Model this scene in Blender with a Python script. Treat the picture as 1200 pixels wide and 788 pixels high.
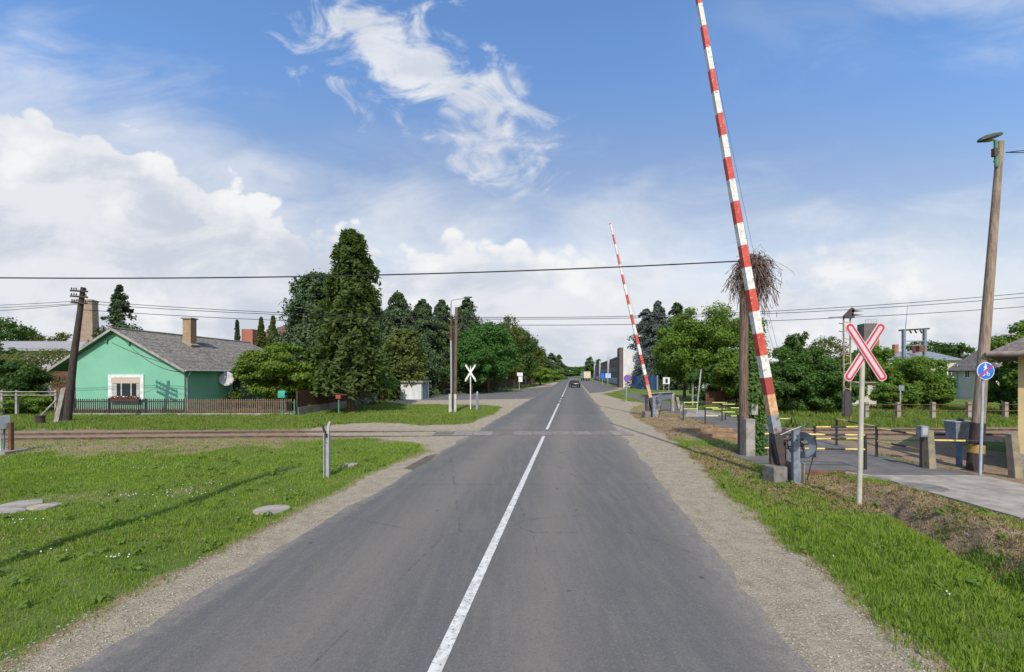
import bpy, bmesh, math, random
import numpy as np
from mathutils import Vector, Matrix
from mathutils.geometry import tessellate_polygon

for o in list(bpy.data.objects): bpy.data.objects.remove(o, do_unlink=True)
SC = bpy.context.scene
COL = SC.collection
R = math.radians
rng = np.random.default_rng(7)
random.seed(7)

# ------------------------------------------------------------------ camera, sky, sun, exposure
EYE = 2.6; FOC = 520.0; CX = 600.0; HZ = 438.5        # eye height (m), focal length in photo pixels, horizon row
cam = bpy.data.cameras.new('camera'); co = bpy.data.objects.new('camera', cam); COL.objects.link(co)
co.location = (0, 0, EYE); co.rotation_euler = (R(90), 0, 0)
cam.sensor_width = 36; cam.lens = 36 * FOC / 1200; cam.shift_y = 44.5 / 1200
cam.clip_start = 0.1; cam.clip_end = 8000
SC.camera = co
SUN_EL = R(43); SUN_AZ = R(3)
to_sun = Vector((-math.sin(SUN_AZ) * math.cos(SUN_EL), -math.cos(SUN_AZ) * math.cos(SUN_EL), math.sin(SUN_EL)))
sl = bpy.data.lights.new('sun', 'SUN'); sl.energy = 4.2; sl.angle = R(0.5); sl.color = (1.0, 0.93, 0.83)
so = bpy.data.objects.new('sun', sl); COL.objects.link(so); so.location = (0, 0, 60)
so.rotation_euler = (-to_sun).to_track_quat('-Z', 'Y').to_euler()
SC.view_settings.view_transform = 'Standard'; SC.view_settings.look = 'None'
SC.view_settings.gamma = 1; SC.view_settings.use_curve_mapping = False
SC.view_settings.exposure = 0.0
SC.render.resolution_x = 1024; SC.render.resolution_y = 672
SC.cycles.max_bounces = 6; SC.cycles.transparent_max_bounces = 4

class NT:
    """small helper to write node graphs"""
    def __init__(s, tree): s.t = tree; s.n = tree.nodes; s.l = tree.links
    def add(s, kind, **kw):
        nd = s.n.new(kind)
        for k, v in kw.items(): setattr(nd, k, v)
        return nd
    def put(s, sock, v):
        if hasattr(v, 'is_output'): s.l.new(v, sock)
        elif v is not None:
            if sock.type == 'RGBA' and not hasattr(v, '__len__'): v = (v, v, v, 1)
            elif sock.type == 'RGBA' and len(v) == 3: v = (*v, 1)
            sock.default_value = v
    def m(s, op, a, b=None, c=None):
        nd = s.add('ShaderNodeMath', operation=op)
        for i, v in enumerate((a, b, c)):
            if v is not None: s.put(nd.inputs[i], v)
        return nd.outputs[0]
    def mix(s, f, a, b, blend='MIX'):
        nd = s.add('ShaderNodeMix', data_type='RGBA', blend_type=blend)
        s.put(nd.inputs[0], f); s.put(nd.inputs[6], a); s.put(nd.inputs[7], b)
        return nd.outputs[2]
    def ss(s, x, lo, hi):
        nd = s.add('ShaderNodeMapRange', interpolation_type='SMOOTHSTEP')
        s.put(nd.inputs[0], x); s.put(nd.inputs[1], lo); s.put(nd.inputs[2], hi)
        return nd.outputs[0]
    def noise(s, vec, scale, detail=4, rough=0.55, dist=0.0):
        nd = s.add('ShaderNodeTexNoise'); s.put(nd.inputs['Vector'], vec)
        nd.inputs['Scale'].default_value = scale; nd.inputs['Detail'].default_value = detail
        nd.inputs['Roughness'].default_value = rough; nd.inputs['Distortion'].default_value = dist
        return nd.outputs['Fac']
    def mapping(s, vec, scale=(1, 1, 1), loc=(0, 0, 0), rot=(0, 0, 0)):
        nd = s.add('ShaderNodeMapping'); s.put(nd.inputs[0], vec)
        nd.inputs['Scale'].default_value = scale; nd.inputs['Location'].default_value = loc; nd.inputs['Rotation'].default_value = rot
        return nd.outputs[0]

W = bpy.data.worlds.new('World'); SC.world = W; W.use_nodes = True
g = NT(W.node_tree); g.n.clear()
wo = g.add('ShaderNodeOutputWorld'); bg = g.add('ShaderNodeBackground'); g.l.new(bg.outputs[0], wo.inputs[0])
sky = g.add('ShaderNodeTexSky', sky_type='NISHITA'); sky.sun_disc = False
sky.sun_elevation = SUN_EL; sky.sun_rotation = R(180) + SUN_AZ; sky.air_density = 1.0; sky.dust_density = 1.2; sky.ozone_density = 1.5; sky.altitude = 150
SKY = 0.11
bg.inputs[1].default_value = SKY
tc = g.add('ShaderNodeTexCoord').outputs['Generated']
sp = g.add('ShaderNodeSeparateXYZ'); g.l.new(tc, sp.inputs[0])
dx, dy, dz = sp.outputs
ady = g.m('MAXIMUM', g.m('ABSOLUTE', dy), 0.12)
U = g.m('DIVIDE', dx, ady); V = g.m('DIVIDE', g.m('MAXIMUM', dz, 0.0), ady)
cv = g.add('ShaderNodeCombineXYZ'); g.l.new(U, cv.inputs[0]); g.l.new(V, cv.inputs[1]); g.l.new(g.m('SIGN', dy), cv.inputs[2])
uv = cv.outputs[0]
n1 = g.noise(g.mapping(uv, (1, 1.35, 1)), 3.2, 7, 0.56, 0.3)
n2 = g.noise(g.mapping(uv, (1, 1.6, 1), (5, 2, 0)), 6.5, 6, 0.6, 0.2)
n3 = g.noise(g.mapping(uv, (1.0, 2.6, 1), (1, 7, 0), (0, 0, R(-25))), 2.6, 6, 0.6, 0.6)
n4 = g.noise(g.mapping(uv, (1, 3.2, 1), (9, 3, 0)), 3.0, 6, 0.55, 0.2)
c1 = g.m('SUBTRACT', n1, 0.5); c2 = g.m('SUBTRACT', n2, 0.5); c3 = g.m('SUBTRACT', n3, 0.5); c4 = g.m('SUBTRACT', n4, 0.5)
# big cumulus bank climbing to the left
line = g.m('ADD', 0.25, g.m('MULTIPLY', 0.425, g.m('EXPONENT', g.m('MULTIPLY', g.m('POWER', g.m('MAXIMUM', g.m('DIVIDE', g.m('ADD', U, 1.154), 0.55), 0.0), 1.5), -1.0))))
def puffs(sc, loc):
    vn = g.add('ShaderNodeTexVoronoi', feature='F1'); vn.inputs['Scale'].default_value = sc
    nn = g.add('ShaderNodeTexNoise'); g.l.new(uv, nn.inputs['Vector']); nn.inputs['Scale'].default_value = sc * 1.3; nn.inputs['Detail'].default_value = 4
    mv = g.add('ShaderNodeVectorMath', operation='MULTIPLY_ADD'); g.l.new(nn.outputs['Color'], mv.inputs[0]); mv.inputs[1].default_value = (0.9 / sc,) * 3; g.l.new(g.mapping(uv, (1, 1.3, 1), loc), mv.inputs[2])
    g.l.new(mv.outputs[0], vn.inputs['Vector']); return g.m('SUBTRACT', 0.42, vn.outputs['Distance'])
pA = puffs(5.5, (2, 1, 0)); pB = puffs(13, (7, 3, 0)); pC = puffs(30, (1, 8, 0))
puff = g.m('ADD', g.m('ADD', g.m('MULTIPLY', pA, 0.55), g.m('MULTIPLY', pB, 0.30)), g.m('MULTIPLY', pC, 0.14))
L1 = g.m('SUBTRACT', line, V)
d1 = g.ss(g.m('ADD', g.m('ADD', L1, g.m('MULTIPLY', c1, 0.26)), g.m('MULTIPLY', puff, 0.34)), 0.0, 0.03)
d1 = g.m('MULTIPLY', g.m('MULTIPLY', d1, g.ss(U, 0.42, -0.02)), g.ss(L1, -0.10, -0.04))
# thin veil above the bank
d3 = g.m('MULTIPLY', g.ss(g.m('ADD', g.m('ADD', L1, 0.27), g.m('MULTIPLY', c3, 0.7)), 0.0, 0.42), 0.62)
# wispy streak falling to the right
ang = math.atan2(200, 290)
ca, sa = math.cos(ang), math.sin(ang)
u0 = g.m('SUBTRACT', U, (500 - 600) / 520); v0 = g.m('SUBTRACT', V, (438.5 - 85) / 520)
along = g.m('SUBTRACT', g.m('MULTIPLY', u0, ca), g.m('MULTIPLY', v0, sa))
acr = g.m('ADD', g.m('MULTIPLY', u0, sa), g.m('MULTIPLY', v0, ca))
acr = g.m('SUBTRACT', acr, g.m('MULTIPLY', g.m('MULTIPLY', along, along), -0.35))
q = g.m('SQRT', g.m('ADD', g.m('POWER', g.m('DIVIDE', along, 0.38), 2), g.m('POWER', g.m('DIVIDE', acr, 0.135), 2)))
nw = g.noise(g.mapping(uv, (1.0, 1.7, 1), (3, 1, 0), (0, 0, R(32))), 6.5, 8, 0.62, 0.9)
d2 = g.ss(g.m('ADD', g.m('SUBTRACT', 0.92, q), g.m('MULTIPLY', g.m('SUBTRACT', nw, 0.5), 3.4)), -0.1, 0.85)
d2 = g.m('MULTIPLY', d2, 0.88)
# broken low clouds and horizon haze
lowm = g.m('SUBTRACT', 0.30, V)
d4 = g.m('MULTIPLY', g.ss(g.m('ADD', g.m('ADD', lowm, g.m('MULTIPLY', c4, 0.50)), g.m('MULTIPLY', puff, 0.16)), 0.0, 0.14), 0.88)
d5 = g.m('MULTIPLY', g.ss(g.m('ADD', g.m('SUBTRACT', V, 0.60), g.m('MULTIPLY', c3, 0.9)), 0.0, 0.5), g.m('MULTIPLY', g.ss(U, 0.25, 1.1), 0.5))
rem = g.m('SUBTRACT', 1.0, d1)
for dd in (d2, d3, d4, d5): rem = g.m('MULTIPLY', rem, g.m('SUBTRACT', 1.0, dd))
dens = g.m('SUBTRACT', 1.0, rem)
haze = g.ss(V, 0.42, 0.0)
nb = g.noise(g.mapping(uv, (1, 2.0, 1), (2, 4, 0)), 3.8, 6, 0.58, 0.3)
# underside tone: cloud belly grey, tops bright
shade = g.m('ADD', g.m('ADD', g.m('MULTIPLY', g.ss(nb, 0.36, 0.60), 0.62), g.m('MULTIPLY', g.ss(puff, -0.08, 0.22), 0.42)), g.m('MULTIPLY', g.ss(L1, 0.12, -0.06), 0.35))
shade = g.m('MINIMUM', shade, 1.0)
K = 1.0 / SKY
ccol = g.mix(shade, (0.60 * K, 0.65 * K, 0.74 * K), (0.93 * K, 0.93 * K, 0.93 * K))
tint = g.mix(1.0, sky.outputs[0], g.mix(g.ss(V, 0.30, 0.78), (1.95, 1.62, 1.42), (1.45, 1.86, 2.22)), 'MULTIPLY')
blue = g.mix(g.m('MULTIPLY', haze, 0.55), tint, (0.48 * K, 0.60 * K, 0.82 * K))
fin = g.mix(g.m('MULTIPLY', dens, 0.96), blue, ccol)
g.l.new(fin, bg.inputs[0])

# ------------------------------------------------------------------ helpers
def G(px, py):
    d = EYE * FOC / (py - HZ); return ((px - CX) * d / FOC, d)
def X(px, d): return (px - CX) * d / FOC
def Z(py, d): return EYE - (py - HZ) * d / FOC
RD = 71.0 / 520.0                                       # road direction dX/dY
def RS(s, y): return s + RD * y                         # point on the road at side offset s

def principled(name, rough=0.7, metal=0.0, spec=0.3):
    m = bpy.data.materials.new(name); m.use_nodes = True
    t = NT(m.node_tree); b = t.n['Principled BSDF']
    b.inputs['Roughness'].default_value = rough; b.inputs['Metallic'].default_value = metal
    b.inputs['Specular IOR Level'].default_value = spec
    return m, t, b
def mat(name, a, b2=None, scale=4.0, rough=0.75, metal=0.0, bump=0.0, bscale=None, stretch=(1, 1, 1), detail=5, spec=0.3, lo=0.35, hi=0.65, speck=None):
    m, t, b = principled(name, rough, metal, spec)
    if b2 is None: b2 = tuple(c * 0.8 for c in a)
    co = t.add('ShaderNodeTexCoord').outputs['Object']
    v = t.mapping(co, stretch)
    n = t.noise(v, scale, detail, 0.6)
    c = t.mix(t.ss(n, lo, hi), a, b2)
    if speck:
        n2 = t.noise(co, speck[1], 2, 0.5)
        c = t.mix(t.ss(n2, 0.58, 0.68), c, speck[0])
    t.put(b.inputs['Base Color'], c)
    if bump:
        bn = t.add('ShaderNodeBump'); bn.inputs['Strength'].default_value = 1.0; bn.inputs['Distance'].default_value = bump
        t.l.new(t.noise(v, bscale or scale * 4, 5, 0.6), bn.inputs['Height']); t.l.new(bn.outputs[0], b.inputs['Normal'])
    return m
def leafmat(name, a, b2, c3, scale=0.9, transl=0.42):
    m = bpy.data.materials.new(name); m.use_nodes = True
    t = NT(m.node_tree); t.n.clear()
    out = t.add('ShaderNodeOutputMaterial')
    co = t.add('ShaderNodeTexCoord').outputs['Object']
    n = t.noise(co, scale, 3, 0.6); nf = t.noise(co, scale * 9, 2, 0.6)
    c = t.mix(t.ss(n, 0.38, 0.62), a, b2); c = t.mix(t.ss(nf, 0.50, 0.68), c, c3)
    p = t.add('ShaderNodeBsdfPrincipled'); t.put(p.inputs['Base Color'], c); p.inputs['Roughness'].default_value = 0.62; p.inputs['Specular IOR Level'].default_value = 0.25
    tr = t.add('ShaderNodeBsdfTranslucent'); t.put(tr.inputs[0], t.mix(1.0, c, (1.3, 1.5, 0.6), 'MULTIPLY'))
    mx = t.add('ShaderNodeMixShader'); mx.inputs[0].default_value = transl
    t.l.new(p.outputs[0], mx.inputs[1]); t.l.new(tr.outputs[0], mx.inputs[2]); t.l.new(mx.outputs[0], out.inputs[0])
    return m

def tag(o, label=None, cat=None, group=None, kind=None):
    if label: o['label'] = label
    if cat: o['category'] = cat
    if group: o['group'] = group
    if kind: o['kind'] = kind
    return o
def thing(name, loc, label, cat, group=None):
    o = bpy.data.objects.new(name, None); COL.objects.link(o); o.location = (loc[0], loc[1], loc[2] if len(loc) > 2 else 0)
    o.empty_display_size = 0.3
    return tag(o, label, cat, group)
def root_of(o):
    while o.parent: o = o.parent
    return o
class MB:
    def __init__(s): s.v = []; s.f = []; s.mi = []; s.cur = 0; s.smooth = []
    def add(s, vs, fs, sm=False):
        o = len(s.v); s.v.extend([tuple(map(float, p)) for p in vs])
        for f in fs: s.f.append([i + o for i in f]); s.mi.append(s.cur); s.smooth.append(sm)
        return s
    def box(s, c, size, rz=0.0, rx=0.0, ry=0.0, taper=1.0):
        hx, hy, hz = [k / 2 for k in size]
        M = Matrix.Translation(c) @ Matrix.Rotation(rz, 4, 'Z') @ Matrix.Rotation(ry, 4, 'Y') @ Matrix.Rotation(rx, 4, 'X')
        P = []
        for z in (-1, 1):
            k = taper if z > 0 else 1
            for x, y in ((-1, -1), (1, -1), (1, 1), (-1, 1)): P.append(M @ Vector((x * hx * k, y * hy * k, z * hz)))
        return s.add(P, [(3, 2, 1, 0), (4, 5, 6, 7), (0, 1, 5, 4), (1, 2, 6, 5), (2, 3, 7, 6), (3, 0, 4, 7)])
    def b2(s, lo, hi):
        return s.box([(a + b) / 2 for a, b in zip(lo, hi)], [abs(b - a) for a, b in zip(lo, hi)])
    def cyl(s, p0, p1, r0, r1=None, n=12, cap=True, sq=False):
        r1 = r0 if r1 is None else r1
        p0 = Vector(p0); p1 = Vector(p1); d = (p1 - p0).normalized()
        a = Vector((0, 1, 0)) if abs(d.y) < 0.9 else Vector((1, 0, 0))
        u = d.cross(a).normalized(); w = d.cross(u)
        P = []; off = math.pi / 4 if sq else 0
        if sq: n = 4; r0 *= 1.4142; r1 *= 1.4142
        for p, r in ((p0, r0), (p1, r1)):
            for i in range(n):
                t = 2 * math.pi * i / n + off; P.append(p + (u * math.cos(t) + w * math.sin(t)) * r)
        F = [(i, (i + 1) % n, n + (i + 1) % n, n + i) for i in range(n)]
        s.add(P, F, not sq)
        if cap: s.add(P, [tuple(range(n))[::-1], tuple(range(n, 2 * n))])
        return s
    def tube(s, pts, rad, n=8):
        pts = [Vector(p) for p in pts]; rads = rad if hasattr(rad, '__len__') else [rad] * len(pts)
        P = []; F = []
        for i, p in enumerate(pts):
            d = (pts[min(i + 1, len(pts) - 1)] - pts[max(i - 1, 0)]).normalized()
            a = Vector((0, 0, 1)) if abs(d.z) < 0.9 else Vector((0, 1, 0))
            u = d.cross(a).normalized(); w = d.cross(u)
            for k in range(n):
                t = 2 * math.pi * k / n; P.append(p + (u * math.cos(t) + w * math.sin(t)) * rads[i])
        for i in range(len(pts) - 1):
            for k in range(n): F.append((i * n + k, i * n + (k + 1) % n, (i + 1) * n + (k + 1) % n, (i + 1) * n + k))
        s.add(P, F, True); s.add(P, [tuple(range(n)), tuple(range((len(pts) - 1) * n, len(pts) * n))])
        return s
    def sphere(s, c, r, sz=(1, 1, 1), n=12, m=8):
        P = []; F = []
        for j in range(m + 1):
            th = math.pi * j / m
            for i in range(n):
                ph = 2 * math.pi * i / n
                P.append((c[0] + r * sz[0] * math.sin(th) * math.cos(ph), c[1] + r * sz[1] * math.sin(th) * math.sin(ph), c[2] + r * sz[2] * math.cos(th)))
        for j in range(m):
            for i in range(n): F.append((j * n + i, (j + 1) * n + i, (j + 1) * n + (i + 1) % n, j * n + (i + 1) % n))
        return s.add(P, F, True)
    def prism(s, poly, p, ax_u, ax_v, depth):
        """2-D outline in the plane p + a*ax_u + b*ax_v, pushed along depth vector"""
        p = Vector(p); u = Vector(ax_u); v = Vector(ax_v); dd = Vector(depth); n = len(poly)
        A = [p + u * a + v * b for a, b in poly]; B = [q_ + dd for q_ in A]
        tri = tessellate_polygon([[Vector((a, b, 0)) for a, b in poly]])
        s.add(A + B, [tuple(t) for t in tri] + [tuple(i + n for i in t)[::-1] for t in tri] + [(i, (i + 1) % n, n + (i + 1) % n, n + i) for i in range(n)])
        return s
    def build(s, name, mats, parent=None, bevel=0.0):
        if not isinstance(mats, (list, tuple)): mats = [mats]
        me = bpy.data.meshes.new(name)
        off = Vector((0, 0, 0))
        if parent is not None: off = Vector(root_of(parent).location)
        me.from_pydata([(a - off.x, b - off.y, c - off.z) for a, b, c in s.v], [], s.f)
        for m_ in mats: me.materials.append(m_)
        me.polygons.foreach_set('material_index', s.mi)
        me.polygons.foreach_set('use_smooth', s.smooth)
        bm = bmesh.new(); bm.from_mesh(me); bmesh.ops.recalc_face_normals(bm, faces=bm.faces); bm.to_mesh(me); bm.free()
        me.update()
        o = bpy.data.objects.new(name, me); COL.objects.link(o)
        if parent is not None: o.parent = parent
        if bevel:
            md = o.modifiers.new('bevel', 'BEVEL'); md.width = bevel; md.segments = 2; md.limit_method = 'ANGLE'
        return o
def single(mb, name, m, label, cat, group=None, bevel=0, origin=None, kind=None):
    """one-mesh thing with its origin at its base"""
    vs = np.array(mb.v)
    if origin is None: origin = (vs[:, 0].mean(), vs[:, 1].mean(), vs[:, 2].min())
    mb.v = [(a - origin[0], b - origin[1], c - origin[2]) for a, b, c in mb.v]
    o = mb.build(name, m, None, bevel); o.location = origin
    return tag(o, label, cat, group, kind)
def quads_mesh(name, V4, m, parent=None, local=False, tri=False):
    """V4: (N,k,3) faces"""
    N, k, _ = V4.shape
    v = V4.reshape(-1, 3).astype(np.float32)
    if parent is not None and not local: v = v - np.array(root_of(parent).location, dtype=np.float32)
    me = bpy.data.meshes.new(name); me.vertices.add(N * k); me.vertices.foreach_set('co', v.ravel())
    me.loops.add(N * k); me.loops.foreach_set('vertex_index', np.arange(N * k, dtype=np.int32))
    me.polygons.add(N); me.polygons.foreach_set('loop_start', np.arange(0, N * k, k, dtype=np.int32)); me.polygons.foreach_set('loop_total', np.full(N, k, dtype=np.int32))
    me.materials.append(m); me.update(calc_edges=True); me.validate()
    o = bpy.data.objects.new(name, me); COL.objects.link(o)
    if parent is not None: o.parent = parent
    return o
def copy_tree(o, parent=None):
    c = o.copy(); COL.objects.link(c); c.parent = parent
    for ch in list(o.children): copy_tree(ch, c)
    return c

def sag(p0, p1, s_, n=24):
    return [(p0[0] + (p1[0] - p0[0]) * k / n, p0[1] + (p1[1] - p0[1]) * k / n, p0[2] + (p1[2] - p0[2]) * k / n - 4 * s_ * (k / n) * (1 - k / n)) for k in range(n + 1)]
# numpy value noise
_T = rng.random((256, 256))
def vnoise(x, y):
    xi = np.floor(x).astype(int); yi = np.floor(y).astype(int); fx = x - xi; fy = y - yi
    fx = fx * fx * (3 - 2 * fx); fy = fy * fy * (3 - 2 * fy)
    a = _T[xi & 255, yi & 255]; b = _T[(xi + 1) & 255, yi & 255]; c = _T[xi & 255, (yi + 1) & 255]; d = _T[(xi + 1) & 255, (yi + 1) & 255]
    return (a * (1 - fx) + b * fx) * (1 - fy) + (c * (1 - fx) + d * fx) * fy
def fbm(x, y, o=4):
    s = 0; a = 0.5
    for i in range(o): s = s + a * vnoise(x * 2 ** i + 17.3 * i, y * 2 ** i + 9.1 * i); a *= 0.5
    return s / (1 - 0.5 ** o)
def sdf(poly, x, y):
    """signed distance, positive inside"""
    P = np.array(poly); inside = np.zeros(x.shape, bool); dm = np.full(x.shape, 1e9)
    for i in range(len(P)):
        a = P[i]; b = P[(i + 1) % len(P)]
        ex, ey = b - a; wx = x - a[0]; wy = y - a[1]
        t = np.clip((wx * ex + wy * ey) / (ex * ex + ey * ey + 1e-12), 0, 1)
        dm = np.minimum(dm, (wx - t * ex) ** 2 + (wy - t * ey) ** 2)
        c = ((a[1] > y) != (b[1] > y)) & (x < (b[0] - a[0]) * (y - a[1]) / (b[1] - a[1] + 1e-12) + a[0])
        inside ^= c
    d = np.sqrt(dm); return np.where(inside, d, -d)
def sstep(x, a, b):
    t = np.clip((x - a) / (b - a), 0, 1); return t * t * (3 - 2 * t)

# ------------------------------------------------------------------ materials
M = {}
M['timber_pole'] = mat('weathered_timber', (0.20, 0.135, 0.095), (0.095, 0.065, 0.05), 5, 0.85, bump=0.01, stretch=(6, 6, 0.5))
M['pale_pole'] = mat('pale_timber', (0.34, 0.255, 0.18), (0.19, 0.135, 0.10), 4, 0.85, bump=0.008, stretch=(7, 7, 0.5))
M['dark_pole'] = mat('tarred_timber', (0.075, 0.05, 0.042), (0.035, 0.026, 0.024), 4, 0.8, bump=0.01, stretch=(7, 7, 0.5))
M['concrete'] = mat('old_concrete', (0.36, 0.33, 0.29), (0.22, 0.20, 0.17), 3, 0.9, bump=0.006, speck=((0.13, 0.12, 0.10), 40))
M['kerb_conc'] = mat('grimy_concrete', (0.22, 0.20, 0.175), (0.13, 0.115, 0.10), 5, 0.9, bump=0.008)
M['slab'] = mat('slab_concrete', (0.37, 0.325, 0.27), (0.24, 0.215, 0.18), 2.6, 0.9, bump=0.003, bscale=30, speck=((0.2, 0.18, 0.16), 55))
M['white'] = mat('white_paint', (0.74, 0.74, 0.72), (0.60, 0.60, 0.58), 5, 0.55)
M['boom_white'] = mat('boom_white', (0.74, 0.73, 0.69), (0.58, 0.56, 0.51), 5, 0.55, speck=((0.40, 0.34, 0.27), 14))
M['boom_red'] = mat('boom_red', (0.58, 0.085, 0.06), (0.45, 0.06, 0.045), 5, 0.55, speck=((0.52, 0.22, 0.17), 14))
M['boom_dull_red'] = mat('boom_faded_red', (0.36, 0.06, 0.045), (0.28, 0.06, 0.05), 10, 0.6)
M['boom_orange'] = mat('boom_rusty_cream', (0.62, 0.42, 0.25), (0.50, 0.24, 0.11), 9, 0.6)
M['boom_grey'] = mat('boom_grey_rust', (0.25, 0.28, 0.31), (0.16, 0.08, 0.055), 5, 0.6, lo=0.5, hi=0.68)
M['steel'] = mat('grey_steel', (0.22, 0.25, 0.29), (0.14, 0.16, 0.19), 6, 0.5, spec=0.4)
M['dark_steel'] = mat('dark_steel', (0.045, 0.055, 0.07), (0.09, 0.055, 0.04), 8, 0.55)
M['galv'] = mat('galvanised', (0.42, 0.43, 0.43), (0.32, 0.33, 0.33), 6, 0.5, metal=0.15)
M['rust'] = mat('rusty_steel', (0.20, 0.085, 0.05), (0.10, 0.05, 0.035), 6, 0.8, bump=0.003)
M['black'] = mat('black_paint', (0.025, 0.026, 0.028), (0.05, 0.045, 0.04), 9, 0.6)
M['yellow'] = mat('yellow_paint', (0.66, 0.50, 0.16), (0.52, 0.36, 0.12), 7, 0.6)
M['pale_yellow'] = mat('pale_yellow_paint', (0.60, 0.62, 0.20), (0.50, 0.50, 0.20), 7, 0.6)
M['sign_red'] = mat('sign_red', (0.50, 0.04, 0.07), (0.42, 0.045, 0.07), 5, 0.45)
M['sign_white'] = mat('sign_white', (0.66, 0.60, 0.60), (0.60, 0.52, 0.53), 6, 0.45)
M['sign_blue'] = mat('sign_blue', (0.035, 0.16, 0.62), (0.03, 0.13, 0.52), 5, 0.4)
M['blue_paint'] = mat('blue_fence_paint', (0.06, 0.16, 0.34), (0.05, 0.12, 0.26), 3, 0.6)
M['blue_post'] = mat('blue_grey_post', (0.12, 0.20, 0.30), (0.08, 0.12, 0.18), 5, 0.6)
m, t, b = principled('green_render', 0.9)
po = t.add('ShaderNodeTexCoord').outputs['Object']; sz_ = t.add('ShaderNodeSeparateXYZ'); t.l.new(po, sz_.inputs[0])
n1_ = t.noise(po, 0.8, 5, 0.65); n2_ = t.noise(t.mapping(po, (3, 3, 0.35)), 2.0, 5, 0.65); n3_ = t.noise(po, 30, 3, 0.6)
c = t.mix(t.ss(n1_, 0.35, 0.65), (0.195, 0.45, 0.315), (0.175, 0.415, 0.285)); c = t.mix(t.m('MULTIPLY', t.ss(n2_, 0.52, 0.74), 0.35), c, (0.17, 0.33, 0.24))
c = t.mix(t.m('MULTIPLY', t.ss(t.m('ADD', sz_.outputs[2], t.m('MULTIPLY', n1_, 1.2)), 1.35, 0.7), 0.5), c, (0.20, 0.30, 0.22)); c = t.mix(t.m('MULTIPLY', n3_, 0.12), c, (0.12, 0.25, 0.17))
t.put(b.inputs['Base Color'], c); M['green_wall'] = m
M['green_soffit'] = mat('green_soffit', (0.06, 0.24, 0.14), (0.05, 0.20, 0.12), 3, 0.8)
M['grey_wall'] = mat('grey_render', (0.42, 0.42, 0.42), (0.33, 0.33, 0.34), 0.6, 0.9)
M['cream_wall'] = mat('cream_render', (0.58, 0.55, 0.46), (0.48, 0.46, 0.39), 0.7, 0.9)
M['yellow_wall'] = mat('yellow_render', (0.60, 0.46, 0.24), (0.50, 0.38, 0.20), 1.2, 0.9)
M['white_wall'] = mat('white_render', (0.66, 0.66, 0.64), (0.55, 0.55, 0.54), 0.5, 0.85)
M['brown_wall'] = mat('brown_cladding', (0.15, 0.115, 0.10), (0.11, 0.085, 0.075), 0.7, 0.8, stretch=(1, 1, 5))
M['grey_clad'] = mat('grey_cladding', (0.20, 0.19, 0.19), (0.15, 0.14, 0.14), 0.5, 0.8)
M['red_fence'] = mat('red_fence', (0.36, 0.075, 0.055), (0.26, 0.06, 0.045), 3, 0.7)
M['brown_fence'] = mat('brown_fence', (0.15, 0.065, 0.04), (0.09, 0.045, 0.03), 4, 0.8, stretch=(3, 3, 0.6))
M['dark_picket'] = mat('dark_picket', (0.035, 0.04, 0.035), (0.06, 0.045, 0.035), 4, 0.8)
M['glass'] = mat('window_glass', (0.02, 0.024, 0.028), (0.03, 0.034, 0.038), 1, 0.08, spec=0.6)
M['curtain'] = mat('net_curtain', (0.50, 0.50, 0.47), (0.36, 0.36, 0.34), 6, 0.9, stretch=(8, 8, 0.3))
M['blind'] = mat('beige_blind', (0.50, 0.42, 0.33), (0.44, 0.36, 0.28), 4, 0.8, stretch=(0.3, 0.3, 12))
M['bark'] = mat('bark', (0.16, 0.105, 0.07), (0.075, 0.05, 0.038), 5, 0.95, bump=0.03, stretch=(4, 4, 0.7))
M['flower_red'] = leafmat('red_flowers', (0.35, 0.03, 0.04), (0.20, 0.03, 0.04), (0.05, 0.10, 0.03))
M['tyre'] = mat('tyre', (0.02, 0.02, 0.02), (0.03, 0.03, 0.03), 5, 0.9)
M['car'] = mat('black_car_paint', (0.012, 0.013, 0.018), (0.015, 0.016, 0.022), 2, 0.2, spec=0.6)
M['tail'] = mat('tail_light', (0.25, 0.01, 0.01), (0.2, 0.01, 0.01), 2, 0.3)
M['timber_board'] = mat('timber_board', (0.34, 0.21, 0.11), (0.20, 0.12, 0.07), 5, 0.85, stretch=(0.6, 5, 5), bump=0.006)
M['green_metal'] = mat('green_metal', (0.10, 0.26, 0.15), (0.07, 0.18, 0.10), 5, 0.6)
M['lamp_shell'] = mat('lamp_shell', (0.06, 0.075, 0.05), (0.04, 0.05, 0.035), 6, 0.5)
M['lens'] = mat('lamp_lens', (0.30, 0.30, 0.20), (0.22, 0.22, 0.14), 6, 0.25)
M['wire'] = mat('wire', (0.02, 0.02, 0.022), None, 2, 0.6)
M['rock'] = mat('stone', (0.40, 0.35, 0.29), (0.26, 0.22, 0.18), 6, 0.95, bump=0.01)

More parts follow.
